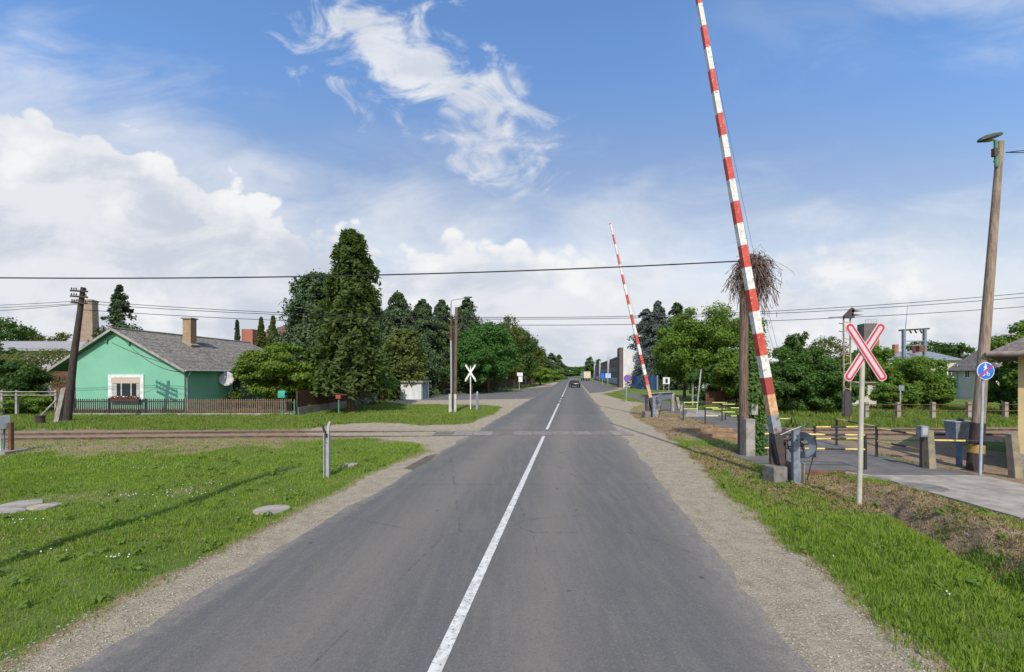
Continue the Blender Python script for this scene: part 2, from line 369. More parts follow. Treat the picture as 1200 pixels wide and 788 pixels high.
def roofmat(name, a, b2, rows=3.2, wid=0.35):
    m, t, b = principled(name, 0.9)
    co = t.add('ShaderNodeTexCoord').outputs['Object']
    s = t.add('ShaderNodeSeparateXYZ'); t.l.new(co, s.inputs[0])
    n = t.noise(t.mapping(co, (1, 1, 1)), 7, 6, 0.75); n2 = t.noise(co, 1.1, 4, 0.6); n3 = t.noise(co, 26, 3, 0.7)
    nq = t.noise(t.mapping(co, (1, 1, 2.5)), 3.2, 5, 0.8); c = t.mix(t.ss(t.m('ADD', t.m('MULTIPLY', n, 0.5), t.m('MULTIPLY', nq, 0.5)), 0.42, 0.58), a, b2); c = t.mix(t.m('MULTIPLY', t.ss(n2, 0.45, 0.75), 0.5), c, tuple(k * 0.6 for k in a))
    c = t.mix(t.ss(n3, 0.56, 0.68), c, tuple(min(1, k * 1.7) for k in b2))
    # slate courses follow height
    w = t.m('FRACT', t.m('MULTIPLY', s.outputs[2], rows))
    ed = t.ss(w, 0.0, 0.16); c = t.mix(t.m('MULTIPLY', t.m('SUBTRACT', 1, ed), 0.55), c, tuple(k * 0.35 for k in a))
    t.put(b.inputs['Base Color'], c)
    bn = t.add('ShaderNodeBump'); bn.inputs['Distance'].default_value = 0.03; t.l.new(t.m('ADD', w, t.m('MULTIPLY', n3, 0.8)), bn.inputs['Height']); t.l.new(bn.outputs[0], b.inputs['Normal'])
    return m
M['slate'] = roofmat('grey_slate', (0.105, 0.09, 0.077), (0.30, 0.27, 0.235), 4.0)
M['slate_dark'] = roofmat('brown_slate', (0.12, 0.10, 0.09), (0.21, 0.185, 0.165), 5)
M['tile_red'] = roofmat('brown_red_tiles', (0.16, 0.085, 0.07), (0.12, 0.07, 0.06), 3)
M['tile_light'] = roofmat('pale_sheet_roof', (0.34, 0.33, 0.32), (0.28, 0.27, 0.265), 0.8)
M['sheet_blue'] = roofmat('bluegrey_sheet_roof', (0.17, 0.19, 0.21), (0.22, 0.24, 0.26), 1.4)
def brickmat(name, a, b2, mortar, scale=3.0):
    m, t, b = principled(name, 0.9)
    co = t.add('ShaderNodeTexCoord').outputs['Object']
    s = t.add('ShaderNodeSeparateXYZ'); t.l.new(co, s.inputs[0])
    cb = t.add('ShaderNodeCombineXYZ'); t.l.new(t.m('ADD', s.outputs[0], s.outputs[1]), cb.inputs[0]); t.l.new(s.outputs[2], cb.inputs[1])
    br = t.add('ShaderNodeTexBrick'); t.l.new(cb.outputs[0], br.inputs['Vector'])
    br.inputs['Scale'].default_value = scale; br.inputs['Mortar Size'].default_value = 0.03
    t.put(br.inputs['Color1'], a); t.put(br.inputs['Color2'], b2); t.put(br.inputs['Mortar'], mortar)
    n = t.noise(co, 1.5, 4, 0.6)
    t.put(b.inputs['Base Color'], t.mix(t.m('MULTIPLY', t.ss(n, 0.4, 0.7), 0.4), br.outputs[0], tuple(k * 0.6 for k in b2)))
    return m
M['brick_yellow'] = brickmat('yellow_brick', (0.40, 0.27, 0.13), (0.30, 0.18, 0.09), (0.30, 0.26, 0.20))
M['brick_red'] = brickmat('red_brick', (0.42, 0.13, 0.07), (0.34, 0.10, 0.06), (0.28, 0.2, 0.16))
M['brick_brown'] = brickmat('brown_brick', (0.34, 0.24, 0.17), (0.28, 0.18, 0.12), (0.34, 0.3, 0.25), 1.5)
M['brick_dark'] = brickmat('dark_brick', (0.16, 0.13, 0.12), (0.10, 0.085, 0.08), (0.2, 0.18, 0.16), 1.2)

LEAF = {
 'maple': leafmat('leaf_fresh', (0.115, 0.195, 0.024), (0.145, 0.225, 0.034), (0.19, 0.265, 0.052)),
 'bright': leafmat('leaf_bright', (0.125, 0.195, 0.024), (0.155, 0.225, 0.034), (0.20, 0.265, 0.05)),
 'deep': leafmat('leaf_deep', (0.059, 0.145, 0.032), (0.077, 0.178, 0.040), (0.112, 0.218, 0.053)),
 'dark': leafmat('leaf_dark', (0.052, 0.105, 0.024), (0.072, 0.135, 0.03), (0.105, 0.17, 0.042)),
 'olive': leafmat('leaf_olive', (0.105, 0.132, 0.031), (0.127, 0.154, 0.040), (0.165, 0.182, 0.055)),
 'cypress': leafmat('leaf_cypress', (0.07, 0.108, 0.026), (0.092, 0.135, 0.034), (0.135, 0.17, 0.05), 1.3),
 'spruce': leafmat('leaf_spruce', (0.05, 0.085, 0.034), (0.07, 0.108, 0.042), (0.1, 0.135, 0.058), 1.0, 0.15),
 'blue': leafmat('leaf_blue_spruce', (0.085, 0.11, 0.098), (0.115, 0.14, 0.12), (0.16, 0.18, 0.16), 1.0, 0.15),
 'cedar': leafmat('leaf_cedar', (0.060, 0.100, 0.042), (0.080, 0.125, 0.052), (0.115, 0.155, 0.068), 1.0, 0.15),
 'yellow': leafmat('leaf_yellowish', (0.12, 0.145, 0.035), (0.15, 0.15, 0.045), (0.17, 0.16, 0.06)),
 'ivy': leafmat('leaf_ivy', (0.062, 0.130, 0.026), (0.086, 0.165, 0.034), (0.135, 0.22, 0.055), 1.5),
 'grass': leafmat('grass_blades', (0.175, 0.265, 0.030), (0.22, 0.31, 0.042), (0.28, 0.35, 0.075), 0.55, 0.35),
 'grass_tall': leafmat('tall_grass', (0.15, 0.23, 0.034), (0.19, 0.26, 0.045), (0.28, 0.28, 0.1), 0.4, 0.3),
 'straw': leafmat('dry_straw', (0.30, 0.22, 0.11), (0.24, 0.16, 0.08), (0.36, 0.28, 0.15), 1.0, 0.1),
 'twig': leafmat('dry_twigs', (0.15, 0.10, 0.075), (0.10, 0.065, 0.05), (0.22, 0.16, 0.12), 3.0, 0.05),
}

# ------------------------------------------------------------------ ground, road, paths
def pp(L): return [G(*p) for p in L]
# track centre line
def track_y(x): return 19.55 + 0.075 * min(0.0, x + 0.5) if x < 0 else 19.5
road_poly = [(RS(-4.36, -8), -8), (RS(2.11, -8), -8), (RS(2.11, 900), 900), (RS(-4.36, 900), 900)]
re = lambda y, s: (RS(s, y), y)
gravelL = [re(-6, -4.3), re(-6, -5.6), re(4, -5.5)] + pp([(0, 778), (130, 700), (250, 648), (350, 597), (440, 552), (500, 528), (492, 520), (440, 514), (380, 512), (345, 506), (380, 498), (440, 493.5), (500, 499), (548, 496), (578, 486), (590, 477), (560, 475), (470, 474), (445, 470), (500, 466.5), (560, 465), (610, 457), (655, 447.5)]) + [re(150, -4.3), re(60, -3.9), re(20, -3.9), re(4, -3.9)]
gravelR = [re(-6, 1.7), re(-6, 3.4)] + pp([(1105, 788), (1030, 722), (960, 665), (880, 601), (836, 560), (797, 521), (778, 508), (762, 500), (742, 486), (742, 478), (760, 473), (735, 470), (706, 462), (735, 455), (712, 452), (698, 447)]) + [re(150, 1.9), re(60, 1.7), re(20, 1.7), re(4, 1.7)]
dirt_trackL = pp([(-500, 545), (0, 534), (100, 533), (200, 530), (330, 522), (420, 516), (505, 521), (560, 505), (500, 498), (400, 499), (330, 501), (-500, 503)])
dirt_R = pp([(755, 497), (800, 503), (860, 521), (893, 545), (918, 566), (950, 586), (1000, 592), (1060, 604), (1130, 645), (1190, 668), (1280, 700), (1280, 640), (1200, 607), (1094, 578), (1022, 565), (985, 553), (938, 557), (905, 540), (882, 507), (865, 495), (812, 486), (806, 476), (770, 473), (738, 478), (726, 489)])
dirt_trackR = [(4, 17.3), (14, 17.4), (60, 17.2), (60, 21.6), (13, 21.8), (4, 21.6)]
dirt_far_R = [(12.0, 17.6), (11.5, 12.4), G(1110, 552), G(1200, 575), (17, 9.0), (17, 17.4), (13, 17.4)]
side_road = pp([(470, 469.3), (520, 469), (620, 467.5), (640, 460), (649, 452.5), (602, 457), (545, 460.5), (500, 461.5), (430, 462)])
path_poly = [(7.3, 11.5), (8.7, 11.75), (9.05, 10.6), (9.1, 2.5), (11.9, 2.5), (12.0, 11.3), (11.6, 13.0), (12.2, 17.0), (13.0, 20.5), (13.4, 30), (14.5, 42), (16.5, 60), (14.3, 60), (12.4, 42), (10.8, 31), (10.5, 24), (10.0, 19), (8.2, 16.0), (7.0, 14.0)]
ditch = [G(985, 571), G(1010, 579), G(1040, 590), G(1100, 619), G(1150, 650), G(1200, 682), (5.9, 4.0), (5.5, 2.0), (5.2, 0)]

dry_R = pp([(797, 521), (860, 520), (893, 545), (918, 566), (950, 586), (1012, 592), (1040, 600), (985, 600), (905, 592), (855, 566), (820, 545)])
def dist_line(pl, x, y):
    dm = np.full(x.shape, 1e9)
    for a, b in zip(pl[:-1], pl[1:]):
        ex, ey = b[0] - a[0], b[1] - a[1]; t = np.clip(((x - a[0]) * ex + (y - a[1]) * ey) / (ex * ex + ey * ey), 0, 1)
        dm = np.minimum(dm, (x - a[0] - t * ex) ** 2 + (y - a[1] - t * ey) ** 2)
    return np.sqrt(dm)
def ground_h(x, y):
    s = x - RD * y
    h = (fbm(x * 0.55, y * 0.55, 4) - 0.5) * 0.20 + (fbm(x * 3, y * 3, 3) - 0.5) * 0.05
    keep = sstep(np.maximum(-5.2 - s, s - 3.4), 0, 1.4)                 # flat beside the road
    keep = keep * sstep(-sdf(path_poly, x, y), 0.05, 0.6)
    ty = np.where(x < 0, 19.55 + 0.075 * x, 19.5)
    keep = keep * sstep(np.abs(y - ty), 1.6, 3.0) * sstep(40 - y, 0, 6) * sstep(-sdf(side_road, x, y), 0.1, 1.0)
    h = (h - 0.02) * keep - 0.004
    dd = dist_line(ditch, x, y) + (fbm(x * 2.5, y * 2.5, 3) - 0.5) * 0.35
    dd = np.maximum(dd, 0)
    h = h - 0.40 * np.exp(-(dd / 0.27) ** 2) * sstep(11 - y, 0, 1.5)
    # spoil bank right of the ditch
    bank = np.exp(-((dist_line([(p[0] + 0.75, p[1] + 0.2) for p in ditch], x, y)) / 0.5) ** 2)
    h = h + (0.16 + 0.16 * (fbm(x * 4, y * 4, 3) - 0.5)) * bank * sstep(11 - y, 0, 1.5) * sstep(-sdf(path_poly, x, y), 0.05, 0.5)
    return h
def axis(lo, hi, step, far, r=1.07):
    a = list(np.arange(lo, hi, step)); p = hi; st = step
    while p < far: a.append(p); st *= r; p += st
    q_ = []; p = lo; st = step
    while p > -far: st *= r; p -= st; q_.append(p)
    return np.array(q_[::-1] + a + [far * 1.6])
xs = axis(-15, 15, 0.11, 2500); ys = axis(2.0, 26, 0.11, 2500)
ys = ys[ys > -400]
GX, GY = np.meshgrid(xs, ys, indexing='xy')
GH = ground_h(GX, GY)
jn = (fbm(GX * 1.3, GY * 1.3, 4) - 0.5)
mg = np.maximum(sstep(sdf(gravelL, GX, GY) + jn * 0.5, -0.22, 0.30), sstep(sdf(gravelR, GX, GY) + jn * 0.55, -0.22, 0.30))
md = np.maximum.reduce([0.8 * sstep(sdf(dirt_trackL, GX, GY) + jn * 2.4, -0.5, 0.9), sstep(sdf(dirt_R, GX, GY) + jn * 1.5, -0.2, 0.5), sstep(sdf(dirt_trackR, GX, GY) + jn, -0.2, 0.3), 0.95 * sstep(sdf(dirt_far_R, GX, GY) + jn, -0.2, 0.3)])
bare = np.zeros_like(GX)
for (px, py, rr) in ((210, 574, 0.5), (130, 578, 0.6), (355, 549, 0.45), (60, 585, 0.7), (175, 566, 0.35)):
    x0, y0 = G(px, py); bare = np.maximum(bare, sstep(rr - np.hypot((GX - x0) * 0.6, GY - y0) + jn * 0.7, 0, 0.3))
md = np.maximum.reduce([md, bare * 0.5, .85 * sstep(sdf(dry_R, GX, GY) + jn * 1.5, -.2, .4)])
ny, nx = GX.shape
me = bpy.data.meshes.new('ground')
vv = np.stack([GX, GY, GH], -1).reshape(-1, 3).astype(np.float32)
idx = np.arange(nx * ny).reshape(ny, nx)
fq = np.stack([idx[:-1, :-1], idx[:-1, 1:], idx[1:, 1:], idx[1:, :-1]], -1).reshape(-1, 4).astype(np.int32)
me.vertices.add(len(vv)); me.vertices.foreach_set('co', vv.ravel()); me.loops.add(fq.size); me.loops.foreach_set('vertex_index', fq.ravel())
me.polygons.add(len(fq)); me.polygons.foreach_set('loop_start', np.arange(0, fq.size, 4, dtype=np.int32)); me.polygons.foreach_set('loop_total', np.full(len(fq), 4, dtype=np.int32))
me.polygons.foreach_set('use_smooth', np.ones(len(fq), bool))
me.update(calc_edges=True)
at = me.color_attributes.new('cover', 'FLOAT_COLOR', 'POINT')
cc = np.zeros((len(vv), 4), np.float32); cc[:, 0] = mg.ravel(); cc[:, 1] = md.ravel(); cc[:, 3] = 1
at.data.foreach_set('color', cc.ravel())
go = bpy.data.objects.new('ground', me); COL.objects.link(go); tag(go, 'flat grassy verge with worn gravel shoulders beside the road', 'ground', kind='structure')
m, t, b = principled('ground_cover', 0.95, spec=0.15)
ac = t.add('ShaderNodeAttribute', attribute_name='cover'); sx = t.add('ShaderNodeSeparateColor'); t.l.new(ac.outputs['Color'], sx.inputs[0])
po = t.add('ShaderNodeTexCoord').outputs['Object']
nA = t.noise(po, 0.35, 5, 0.6); nB = t.noise(po, 3.5, 5, 0.65); nC = t.noise(po, 28, 4, 0.7); nD = t.noise(po, 90, 2, 0.6)
grs = t.mix(t.ss(nA, 0.35, 0.65), (0.100, 0.160, 0.026), (0.135, 0.180, 0.038)); grs = t.mix(t.ss(nB, 0.45, 0.7), grs, (0.14, 0.165, 0.045)); grs = t.mix(t.m('MULTIPLY', t.ss(nC, 0.52, 0.66), 0.6), grs, (0.035, 0.055, 0.014))
grv = t.mix(t.ss(nB, 0.35, 0.65), (0.40, 0.335, 0.240), (0.29, 0.238, 0.165)); grv = t.mix(t.ss(nC, 0.50, 0.64), grv, (0.48, 0.42, 0.32)); grv = t.mix(t.ss(nD, 0.58, 0.66), grv, (0.12, 0.105, 0.09)); 
drt = t.mix(t.ss(nB, 0.36, 0.62), (0.33, 0.235, 0.15), (0.235, 0.165, 0.105)); drt = t.mix(t.ss(nC, 0.50, 0.66), drt, (0.42, 0.32, 0.21)); drt = t.mix(t.ss(nD, 0.60, 0.68), drt, (0.07, 0.05, 0.035))
edge = t.m('MULTIPLY', t.m('SUBTRACT', nC, 0.5), 1.1)
c = t.mix(t.ss(t.m('ADD', sx.outputs[1], edge), 0.42, 0.62), grs, drt)
c = t.mix(t.ss(t.m('ADD', sx.outputs[0], edge), 0.12, 0.34), c, drt)
c = t.mix(t.ss(t.m('ADD', sx.outputs[0], edge), 0.55, 0.80), c, grv)
t.put(b.inputs['Base Color'], c)
bn = t.add('ShaderNodeBump'); bn.inputs['Distance'].default_value = 0.035; t.l.new(t.m('ADD', nC, t.m('MULTIPLY', nD, 0.4)), bn.inputs['Height']); t.l.new(bn.outputs[0], b.inputs['Normal'])
me.materials.append(m)

def sheet(name, poly, z, m, label, jit=0.0, step=0.3, maxd=60, kind='structure', parent=None):
    P = []
    for a, b_ in zip(poly, poly[1:] + poly[:1]):
        L = math.hypot(b_[0] - a[0], b_[1] - a[1]); near = min(abs(a[1]), abs(b_[1]))
        n = max(1, min(700, int(L / step))) if jit else 1
        for i in range(n):
            # finer near the camera
            q_ = (i / n) ** (2.2 if b_[1] > a[1] + 60 else 1); 
            if a[1] > b_[1] + 60: q_ = 1 - (1 - i / n) ** 2.2
            x = a[0] + (b_[0] - a[0]) * q_; y = a[1] + (b_[1] - a[1]) * q_
            if jit and y < maxd and i > 0:
                k = jit * (1.6 * (float(fbm(np.array(x * .8), np.array(y * .8), 3)) - 0.5) + .7 * (float(fbm(np.array(x * 5), np.array(y * 5), 3)) - 0.5))
                nx_, ny_ = (b_[1] - a[1]) / L, -(b_[0] - a[0]) / L; x += nx_ * k; y += ny_ * k
            P.append((x, y))
    tri = tessellate_polygon([[Vector((x, y, 0)) for x, y in P]])
    mb = MB(); mb.add([(x, y, z) for x, y in P], [tuple(t_) for t_ in tri])
    o = mb.build(name, m, parent)
    for p in o.data.polygons: 
        if p.normal.z < 0: p.flip()
    return tag(o, label, None if parent else name.replace('_', ' '), kind=kind)

# asphalt of the main road
m, t, b = principled('road_asphalt', 0.82, spec=0.3)
po = t.add('ShaderNodeTexCoord').outputs['Object']; s = t.add('ShaderNodeSeparateXYZ'); t.l.new(po, s.inputs[0])
lat = t.m('SUBTRACT', s.outputs[0], t.m('MULTIPLY', s.outputs[1], RD)); yy = s.outputs[1]
nl = t.noise(t.mapping(po, (1.2, 0.08, 1)), 1.6, 4, 0.55); nB = t.noise(po, 0.9, 5, 0.6); nC = t.noise(po, 55, 3, 0.7); nD = t.noise(po, 140, 2, 0.6); nE = t.noise(po, 7, 3, 0.5)
lat2 = t.m('ADD', lat, t.m('MULTIPLY', t.m('SUBTRACT', nl, 0.5), 0.5))
def band(c0, w): return t.m('EXPONENT', t.m('MULTIPLY', t.m('POWER', t.m('DIVIDE', t.m('SUBTRACT', lat2, c0), w), 2), -1))
light = t.m('MINIMUM', t.m('ADD', t.m('ADD', band(-2.75, 0.55), band(-0.35, 0.5)), t.m('MULTIPLY', band(1.75, 0.25), 0.6)), 1)
a0 = t.mix(light, (0.116, 0.109, 0.101), (0.186, 0.163, 0.132))
a0 = t.mix(t.m('MULTIPLY', t.ss(nB, 0.35, 0.7), 0.45), a0, (0.145, 0.137, 0.128))
far_dark = t.m('MULTIPLY', t.ss(t.m('ADD', yy, t.m('MULTIPLY', nE, 0.2)), 28.8, 28.9), 0.35)
a0 = t.mix(far_dark, a0, (0.095, 0.096, 0.10))
near_seam = t.m('MULTIPLY', t.ss(yy, 10.42, 10.36), 0.14); a0 = t.mix(near_seam, a0, (0.09, 0.092, 0.10))
# seam line
sm = t.m('MULTIPLY', t.m('EXPONENT', t.m('MULTIPLY', t.m('POWER', t.m('DIVIDE', t.m('ADD', t.m('SUBTRACT', yy, 10.44), t.m('MULTIPLY', t.m('SUBTRACT', nE, 0.5), 0.12)), 0.022), 2), -1)), t.m('MULTIPLY', t.ss(nB, 0.3, 0.55), 0.8))
a0 = t.mix(sm, a0, (0.05, 0.05, 0.05))
# cracks
vo = t.add('ShaderNodeTexVoronoi', feature='DISTANCE_TO_EDGE'); t.l.new(t.mapping(po, (0.35, 0.22, 1), (3, 0, 0)), vo.inputs['Vector']); vo.inputs['Scale'].default_value = 1.0
ck = t.m('MULTIPLY', t.ss(t.m('ADD', vo.outputs['Distance'], t.m('MULTIPLY', t.m('SUBTRACT', nE, 0.5), 0.03)), 0.006, 0.0), t.m('MULTIPLY', t.ss(nB, 0.44, 0.56), 0.75))
a0 = t.mix(ck, a0, (0.06, 0.06, 0.06))
nF = t.noise(po, 20, 4, 0.75); nG = t.noise(t.mapping(po, (2.5, 0.25, 1), (0, 3, 0), (0, 0, -0.135)), 2.2, 5, 0.65)
a0 = t.mix(t.m('MULTIPLY', t.ss(nG, 0.42, 0.66), 0.35), a0, (0.20, 0.18, 0.155)); a0 = t.mix(t.m('MULTIPLY', t.ss(nF, 0.50, 0.66), 0.35), a0, (0.085, 0.083, 0.083))
a0 = t.mix(t.m('MULTIPLY', t.ss(nC, 0.52, 0.66), 0.38), a0, (0.26, 0.24, 0.21)); a0 = t.mix(t.m('MULTIPLY', t.ss(nD, 0.52, 0.64), 0.5), a0, (0.05, 0.05, 0.052))
vk = t.add('ShaderNodeTexVoronoi'); t.l.new(po, vk.inputs['Vector']); vk.inputs['Scale'].default_value = 34
a0 = t.mix(t.m('MULTIPLY', t.ss(vk.outputs['Distance'], 0.20, 0.10), 0.28), a0, (0.33, 0.30, 0.26))
# oil drops and tar spots
vs_ = t.add('ShaderNodeTexVoronoi'); t.l.new(po, vs_.inputs['Vector']); vs_.inputs['Scale'].default_value = 1.1
spot = t.m('MULTIPLY', t.ss(t.m('ADD', vs_.outputs['Distance'], t.m('MULTIPLY', t.m('SUBTRACT', nC, 0.5), 0.05)), 0.05, 0.025), 0.75); a0 = t.mix(spot, a0, (0.045, 0.045, 0.047))
dust = t.m('MAXIMUM', t.ss(t.m('ADD', lat2, t.m('MULTIPLY', nE, 0.6)), 1.95, 2.6), t.ss(t.m('ADD', lat2, t.m('MULTIPLY', nE, 0.6)), -3.75, -4.3))
a0 = t.mix(t.m('MULTIPLY', dust, t.m('ADD', 0.25, t.m('MULTIPLY', t.ss(nC, 0.4, 0.6), 0.5))), a0, (0.33, 0.28, 0.22))
xing = t.m('MULTIPLY', t.m('EXPONENT', t.m('MULTIPLY', t.m('POWER', t.m('DIVIDE', t.m('SUBTRACT', yy, 19.5), 2.6), 2), -1)), t.ss(nE, 0.35, 0.65))
a0 = t.mix(t.m('MULTIPLY', xing, 0.5), a0, (0.22, 0.19, 0.155))
t.put(b.inputs['Base Color'], a0)
bn = t.add('ShaderNodeBump'); bn.inputs['Distance'].default_value = 0.006; bn.inputs['Strength'].default_value = 0.8; t.l.new(t.m('ADD', nC, nD), bn.inputs['Height']); t.l.new(bn.outputs[0], b.inputs['Normal'])
M['asphalt'] = m
M['asphalt2'] = mat('path_asphalt', (0.150, 0.138, 0.128), (0.105, 0.10, 0.096), 1.3, 0.9, bump=0.006, bscale=60, speck=((0.20, 0.18, 0.16), 70))
M['paint'] = mat('worn_road_paint', (0.62, 0.60, 0.56), (0.46, 0.44, 0.41), 9, 0.7, lo=0.40, hi=0.66, speck=((0.20, 0.19, 0.18), 38))

sheet('road', road_poly, 0.008, M['asphalt'], 'straight grey asphalt road running over the level crossing', 0.22)
sheet('side_road', side_road, 0.004, M['asphalt2'], 'asphalt side road turning off left beyond the tracks', 0.12)
sheet('footpath', path_poly, 0.006, M['asphalt2'], 'narrow asphalt footpath crossing the tracks right of the road', 0.08)
sheet('lay_by', [re(60, 2.3), re(64, 4.5), re(78, 8.2), re(260, 8.2), re(260, 2.3)], 0.005, M['asphalt2'], 'asphalt lay-by widening the far right edge of the road', 0.1)
fp = MB()
for (y0, y1) in ((4.4, 7.9), (7.93, 9.9), (9.93, 11.25)):
    fp.box((10.5 + random.uniform(-.02, .02), (y0 + y1) / 2, 0.012), (2.8, y1 - y0, 0.05))
tag(fp.build('concrete_path', M['slab']), 'pale cast concrete slabs of the footpath before the railings', 'path', kind='structure')
tag(sheet('concrete_path', [G(803, 489), G(852, 489), G(850, 481.5), G(806, 481)], .012, M['slab'], 'pale concrete patch of the footpath beyond the tracks', .05), None, 'path')
# centre line: solid near, dashes farther
tagp = lambda o: o
cl = MB()
def dash(y0, y1, s0=-1.2, w=0.125):
    n = max(1, int((y1 - y0) / 2))
    for i in range(n):
        a = y0 + (y1 - y0) * i / n; c_ = y0 + (y1 - y0) * (i + 1) / n
        cl.add([(RS(s0 - w / 2, a), a, 0.013), (RS(s0 + w / 2, a), a, 0.013), (RS(s0 + w / 2, c_), c_, 0.013), (RS(s0 - w / 2, c_), c_, 0.013)], [(0, 1, 2, 3)])
dash(1, 18.5); dash(20.7, 39.0); dash(41.5, 43.0); dash(45.5, 47)
y = 50
while y < 400: dash(y, y + 6 if y > 90 else y + 8); y += 9
tag(cl.build('road_marking', M['paint']), 'worn white centre line along the grey road', 'road marking', kind='structure')

# ------------------------------------------------------------------ railway
def rail_mb(x0, x1, off, z0=0.0):
    mb = MB(); n = max(2, int((x1 - x0) / 1.5)); prof = [(-0.07, 0.0), (0.07, 0.0), (0.07, 0.015), (0.012, 0.03), (0.012, 0.115), (0.036, 0.125), (0.036, 0.155), (-0.036, 0.155), (-0.036, 0.125), (-0.012, 0.115), (-0.012, 0.03), (-0.07, 0.015)]
    P = []; k = len(prof)
    for i in range(n + 1):
        x = x0 + (x1 - x0) * i / n; yc = (19.55 + 0.075 * x if x < 0 else 19.5) + off
        dip = 0.085 * max(0, 1 - abs(x - (x1 if x1 < 0 else x0)) / 7.0)
        for a, bz in prof: P.append((x, yc + a, z0 + bz - dip))
    F = [(i * k + j, i * k + (j + 1) % k, (i + 1) * k + (j + 1) % k, (i + 1) * k + j) for i in range(n) for j in range(k)]
    mb.add(P, F); mb.add(P, [tuple(range(k)), tuple(range(n * k, (n + 1) * k))]); return mb
M['railtop'] = mat('rusty_rail', (0.18, 0.12, 0.09), (0.10, 0.07, 0.055), 4, 0.8)
for (x0, x1, z0, lab) in ((-90, -3.42, -0.055, 'rusty railway track running left from the road crossing'), (7.9, 90, -0.06, 'rusty railway track running right from the road crossing')):
    th = thing('railway_track', ((x0 + x1) / 2, 18.5, 0), lab, 'railway track')
    for off in (-0.7525, 0.7525): rail_mb(x0, x1, off, z0).build('rail', M['railtop'], th)
    sl_ = MB(); x = max(x0 + .4, -45)
    lim = min(x1 - .3, 45)
    k = 0
    while x < lim:
        yc = (19.55 + 0.075 * x if x < 0 else 19.5)
        if not (9.6 < x < 13.2) and k < 96:
            MB().box((x, yc, z0 - 0.035), (0.24, 2.5, 0.10), random.uniform(-.02, .02)).build('sleeper', M['dark_pole'], th); k += 1
        x += 0.65 if abs(x) < 28 else 1.3
# crossing deck
th = thing('crossing_deck', (RS(-1.2, 19.55), 19.55, 0), 'row of worn concrete crossing panels set across the asphalt road', 'level crossing')
panel_mats = [mat('panel_concrete_%d' % i, tuple(c_ * k for c_ in (0.30, 0.26, 0.225)), tuple(c_ * k for c_ in (0.22, 0.19, 0.165)), 2.5, 0.9, bump=0.004) for i, k in enumerate((0.70, 0.80, 0.92, 0.62))]
x = -3.4
while x < 4.9:
    yc = (19.55 + 0.075 * x if x < 0 else 19.5); w = 0.86
    MB().box((x + w / 2, yc, -0.02), (w - 0.05, 1.28, 0.07 + random.uniform(0, .006))).build('panel', random.choice(panel_mats), th, 0.008); x += w
for off in (-0.7, 0.7):
    mb = MB(); mb.add([(x_, (19.55 + 0.075 * min(x_, 0) - 0.05 * (x_ > 0)) + off + dy_, 0.014) for x_ in (-3.5, 0.0, 5.2) for dy_ in (-0.035, 0.035)], [(0, 2, 3, 1), (2, 4, 5, 3)]); mb.build('rail_head', M['railtop'], th)
# timber boards at the footpath crossing
for (px, py, w, lab) in ((832, 506, 2.0, 'worn orange timber board along the far side of the footpath track crossing'), (848, 513, 1.9, 'worn timber board along the near side of the footpath track crossing')):
    x0, y0 = G(px, py); single(MB().box((x0, y0, 0.07), (w, 0.22, 0.16), random.uniform(-.03, .03)), 'timber_board', M['timber_board'], lab, 'board', 'timber boards of the footpath crossing', 0.01)
for k, (x0, y0, w, lab) in enumerate(((8.2, 11.55, 1.7, 'rust brown kerb beam where the footpath starts behind the near barrier'), (8.9, 11.1, 0.9, 'short dark kerb piece beside the striped crossbuck post'))):
    single(MB().box((x0, y0, 0.03), (w, 0.12, 0.10), 0.04 if k == 0 else -0.9), 'kerb', M['rust'] if k == 0 else M['concrete'], lab, 'kerb', bevel=0.01)

# ------------------------------------------------------------------ vegetation builders
def rot_quads(C, Nrm, size, aspect=1.0, up=None, r=None):
    r = r or rng; n = len(C)
    Nrm = Nrm / (np.linalg.norm(Nrm, axis=1, keepdims=True) + 1e-9)
    a = r.normal(size=(n, 3)) if up is None else up
    u = np.cross(Nrm, a); u /= np.linalg.norm(u, axis=1, keepdims=True) + 1e-9
    v = np.cross(Nrm, u)
    s_ = (size if np.ndim(size) else np.full(n, size))[:, None]
    u = u * s_ * 0.5; v = v * s_ * 0.5 * aspect
    return np.stack([C - u - v * 0.2, C - v * 1.0, C + u - v * 0.2, C + v], 1)
def crown_lobes(r, h, rx, ry, z0, n_lobes, n_leaf, leaf, lobe=0.34, core=0.25, flat=0.8):
    """broad-leaved crown: many lobes inside an ellipsoid; leaves sit on lobe shells"""
    L = []
    while len(L) < n_lobes:
        p = r.uniform(-1, 1, 3)
        q_ = np.linalg.norm(p)
        if q_ < 1 and q_ > 0.25 * r.random(): L.append(p)
    L = np.array(L); lr = r.uniform(0.55, 1.25, n_lobes) * lobe
    # keep lobes inside the envelope
    q_ = np.linalg.norm(L, axis=1, keepdims=True); L = L / np.maximum(q_, 1e-6) * np.minimum(q_, 1.06 - lr[:, None])
    w = lr ** 2; pick = r.choice(n_lobes, n_leaf, p=w / w.sum())
    d = r.normal(size=(n_leaf, 3)); d /= np.linalg.norm(d, axis=1, keepdims=True)
    rad = lr[pick] * (1 - core * np.abs(r.normal(size=n_leaf))) * (1 + 0.20 * r.normal(size=n_leaf))
    P = L[pick] + d * rad[:, None] * np.array([1, 1, flat])
    C = P * np.array([rx, ry, h / 2]) + np.array([0, 0, z0 + h / 2])
    Nr = d * np.array([1, 1, 1.4]) + r.normal(size=(n_leaf, 3)) * 0.55 + np.array([0, 0, 0.35])
    return rot_quads(C, Nr, leaf * r.uniform(0.6, 1.3, n_leaf), 1.3, r=r), L * np.array([rx, ry, h / 2]) + np.array([0, 0, z0 + h / 2]), lr
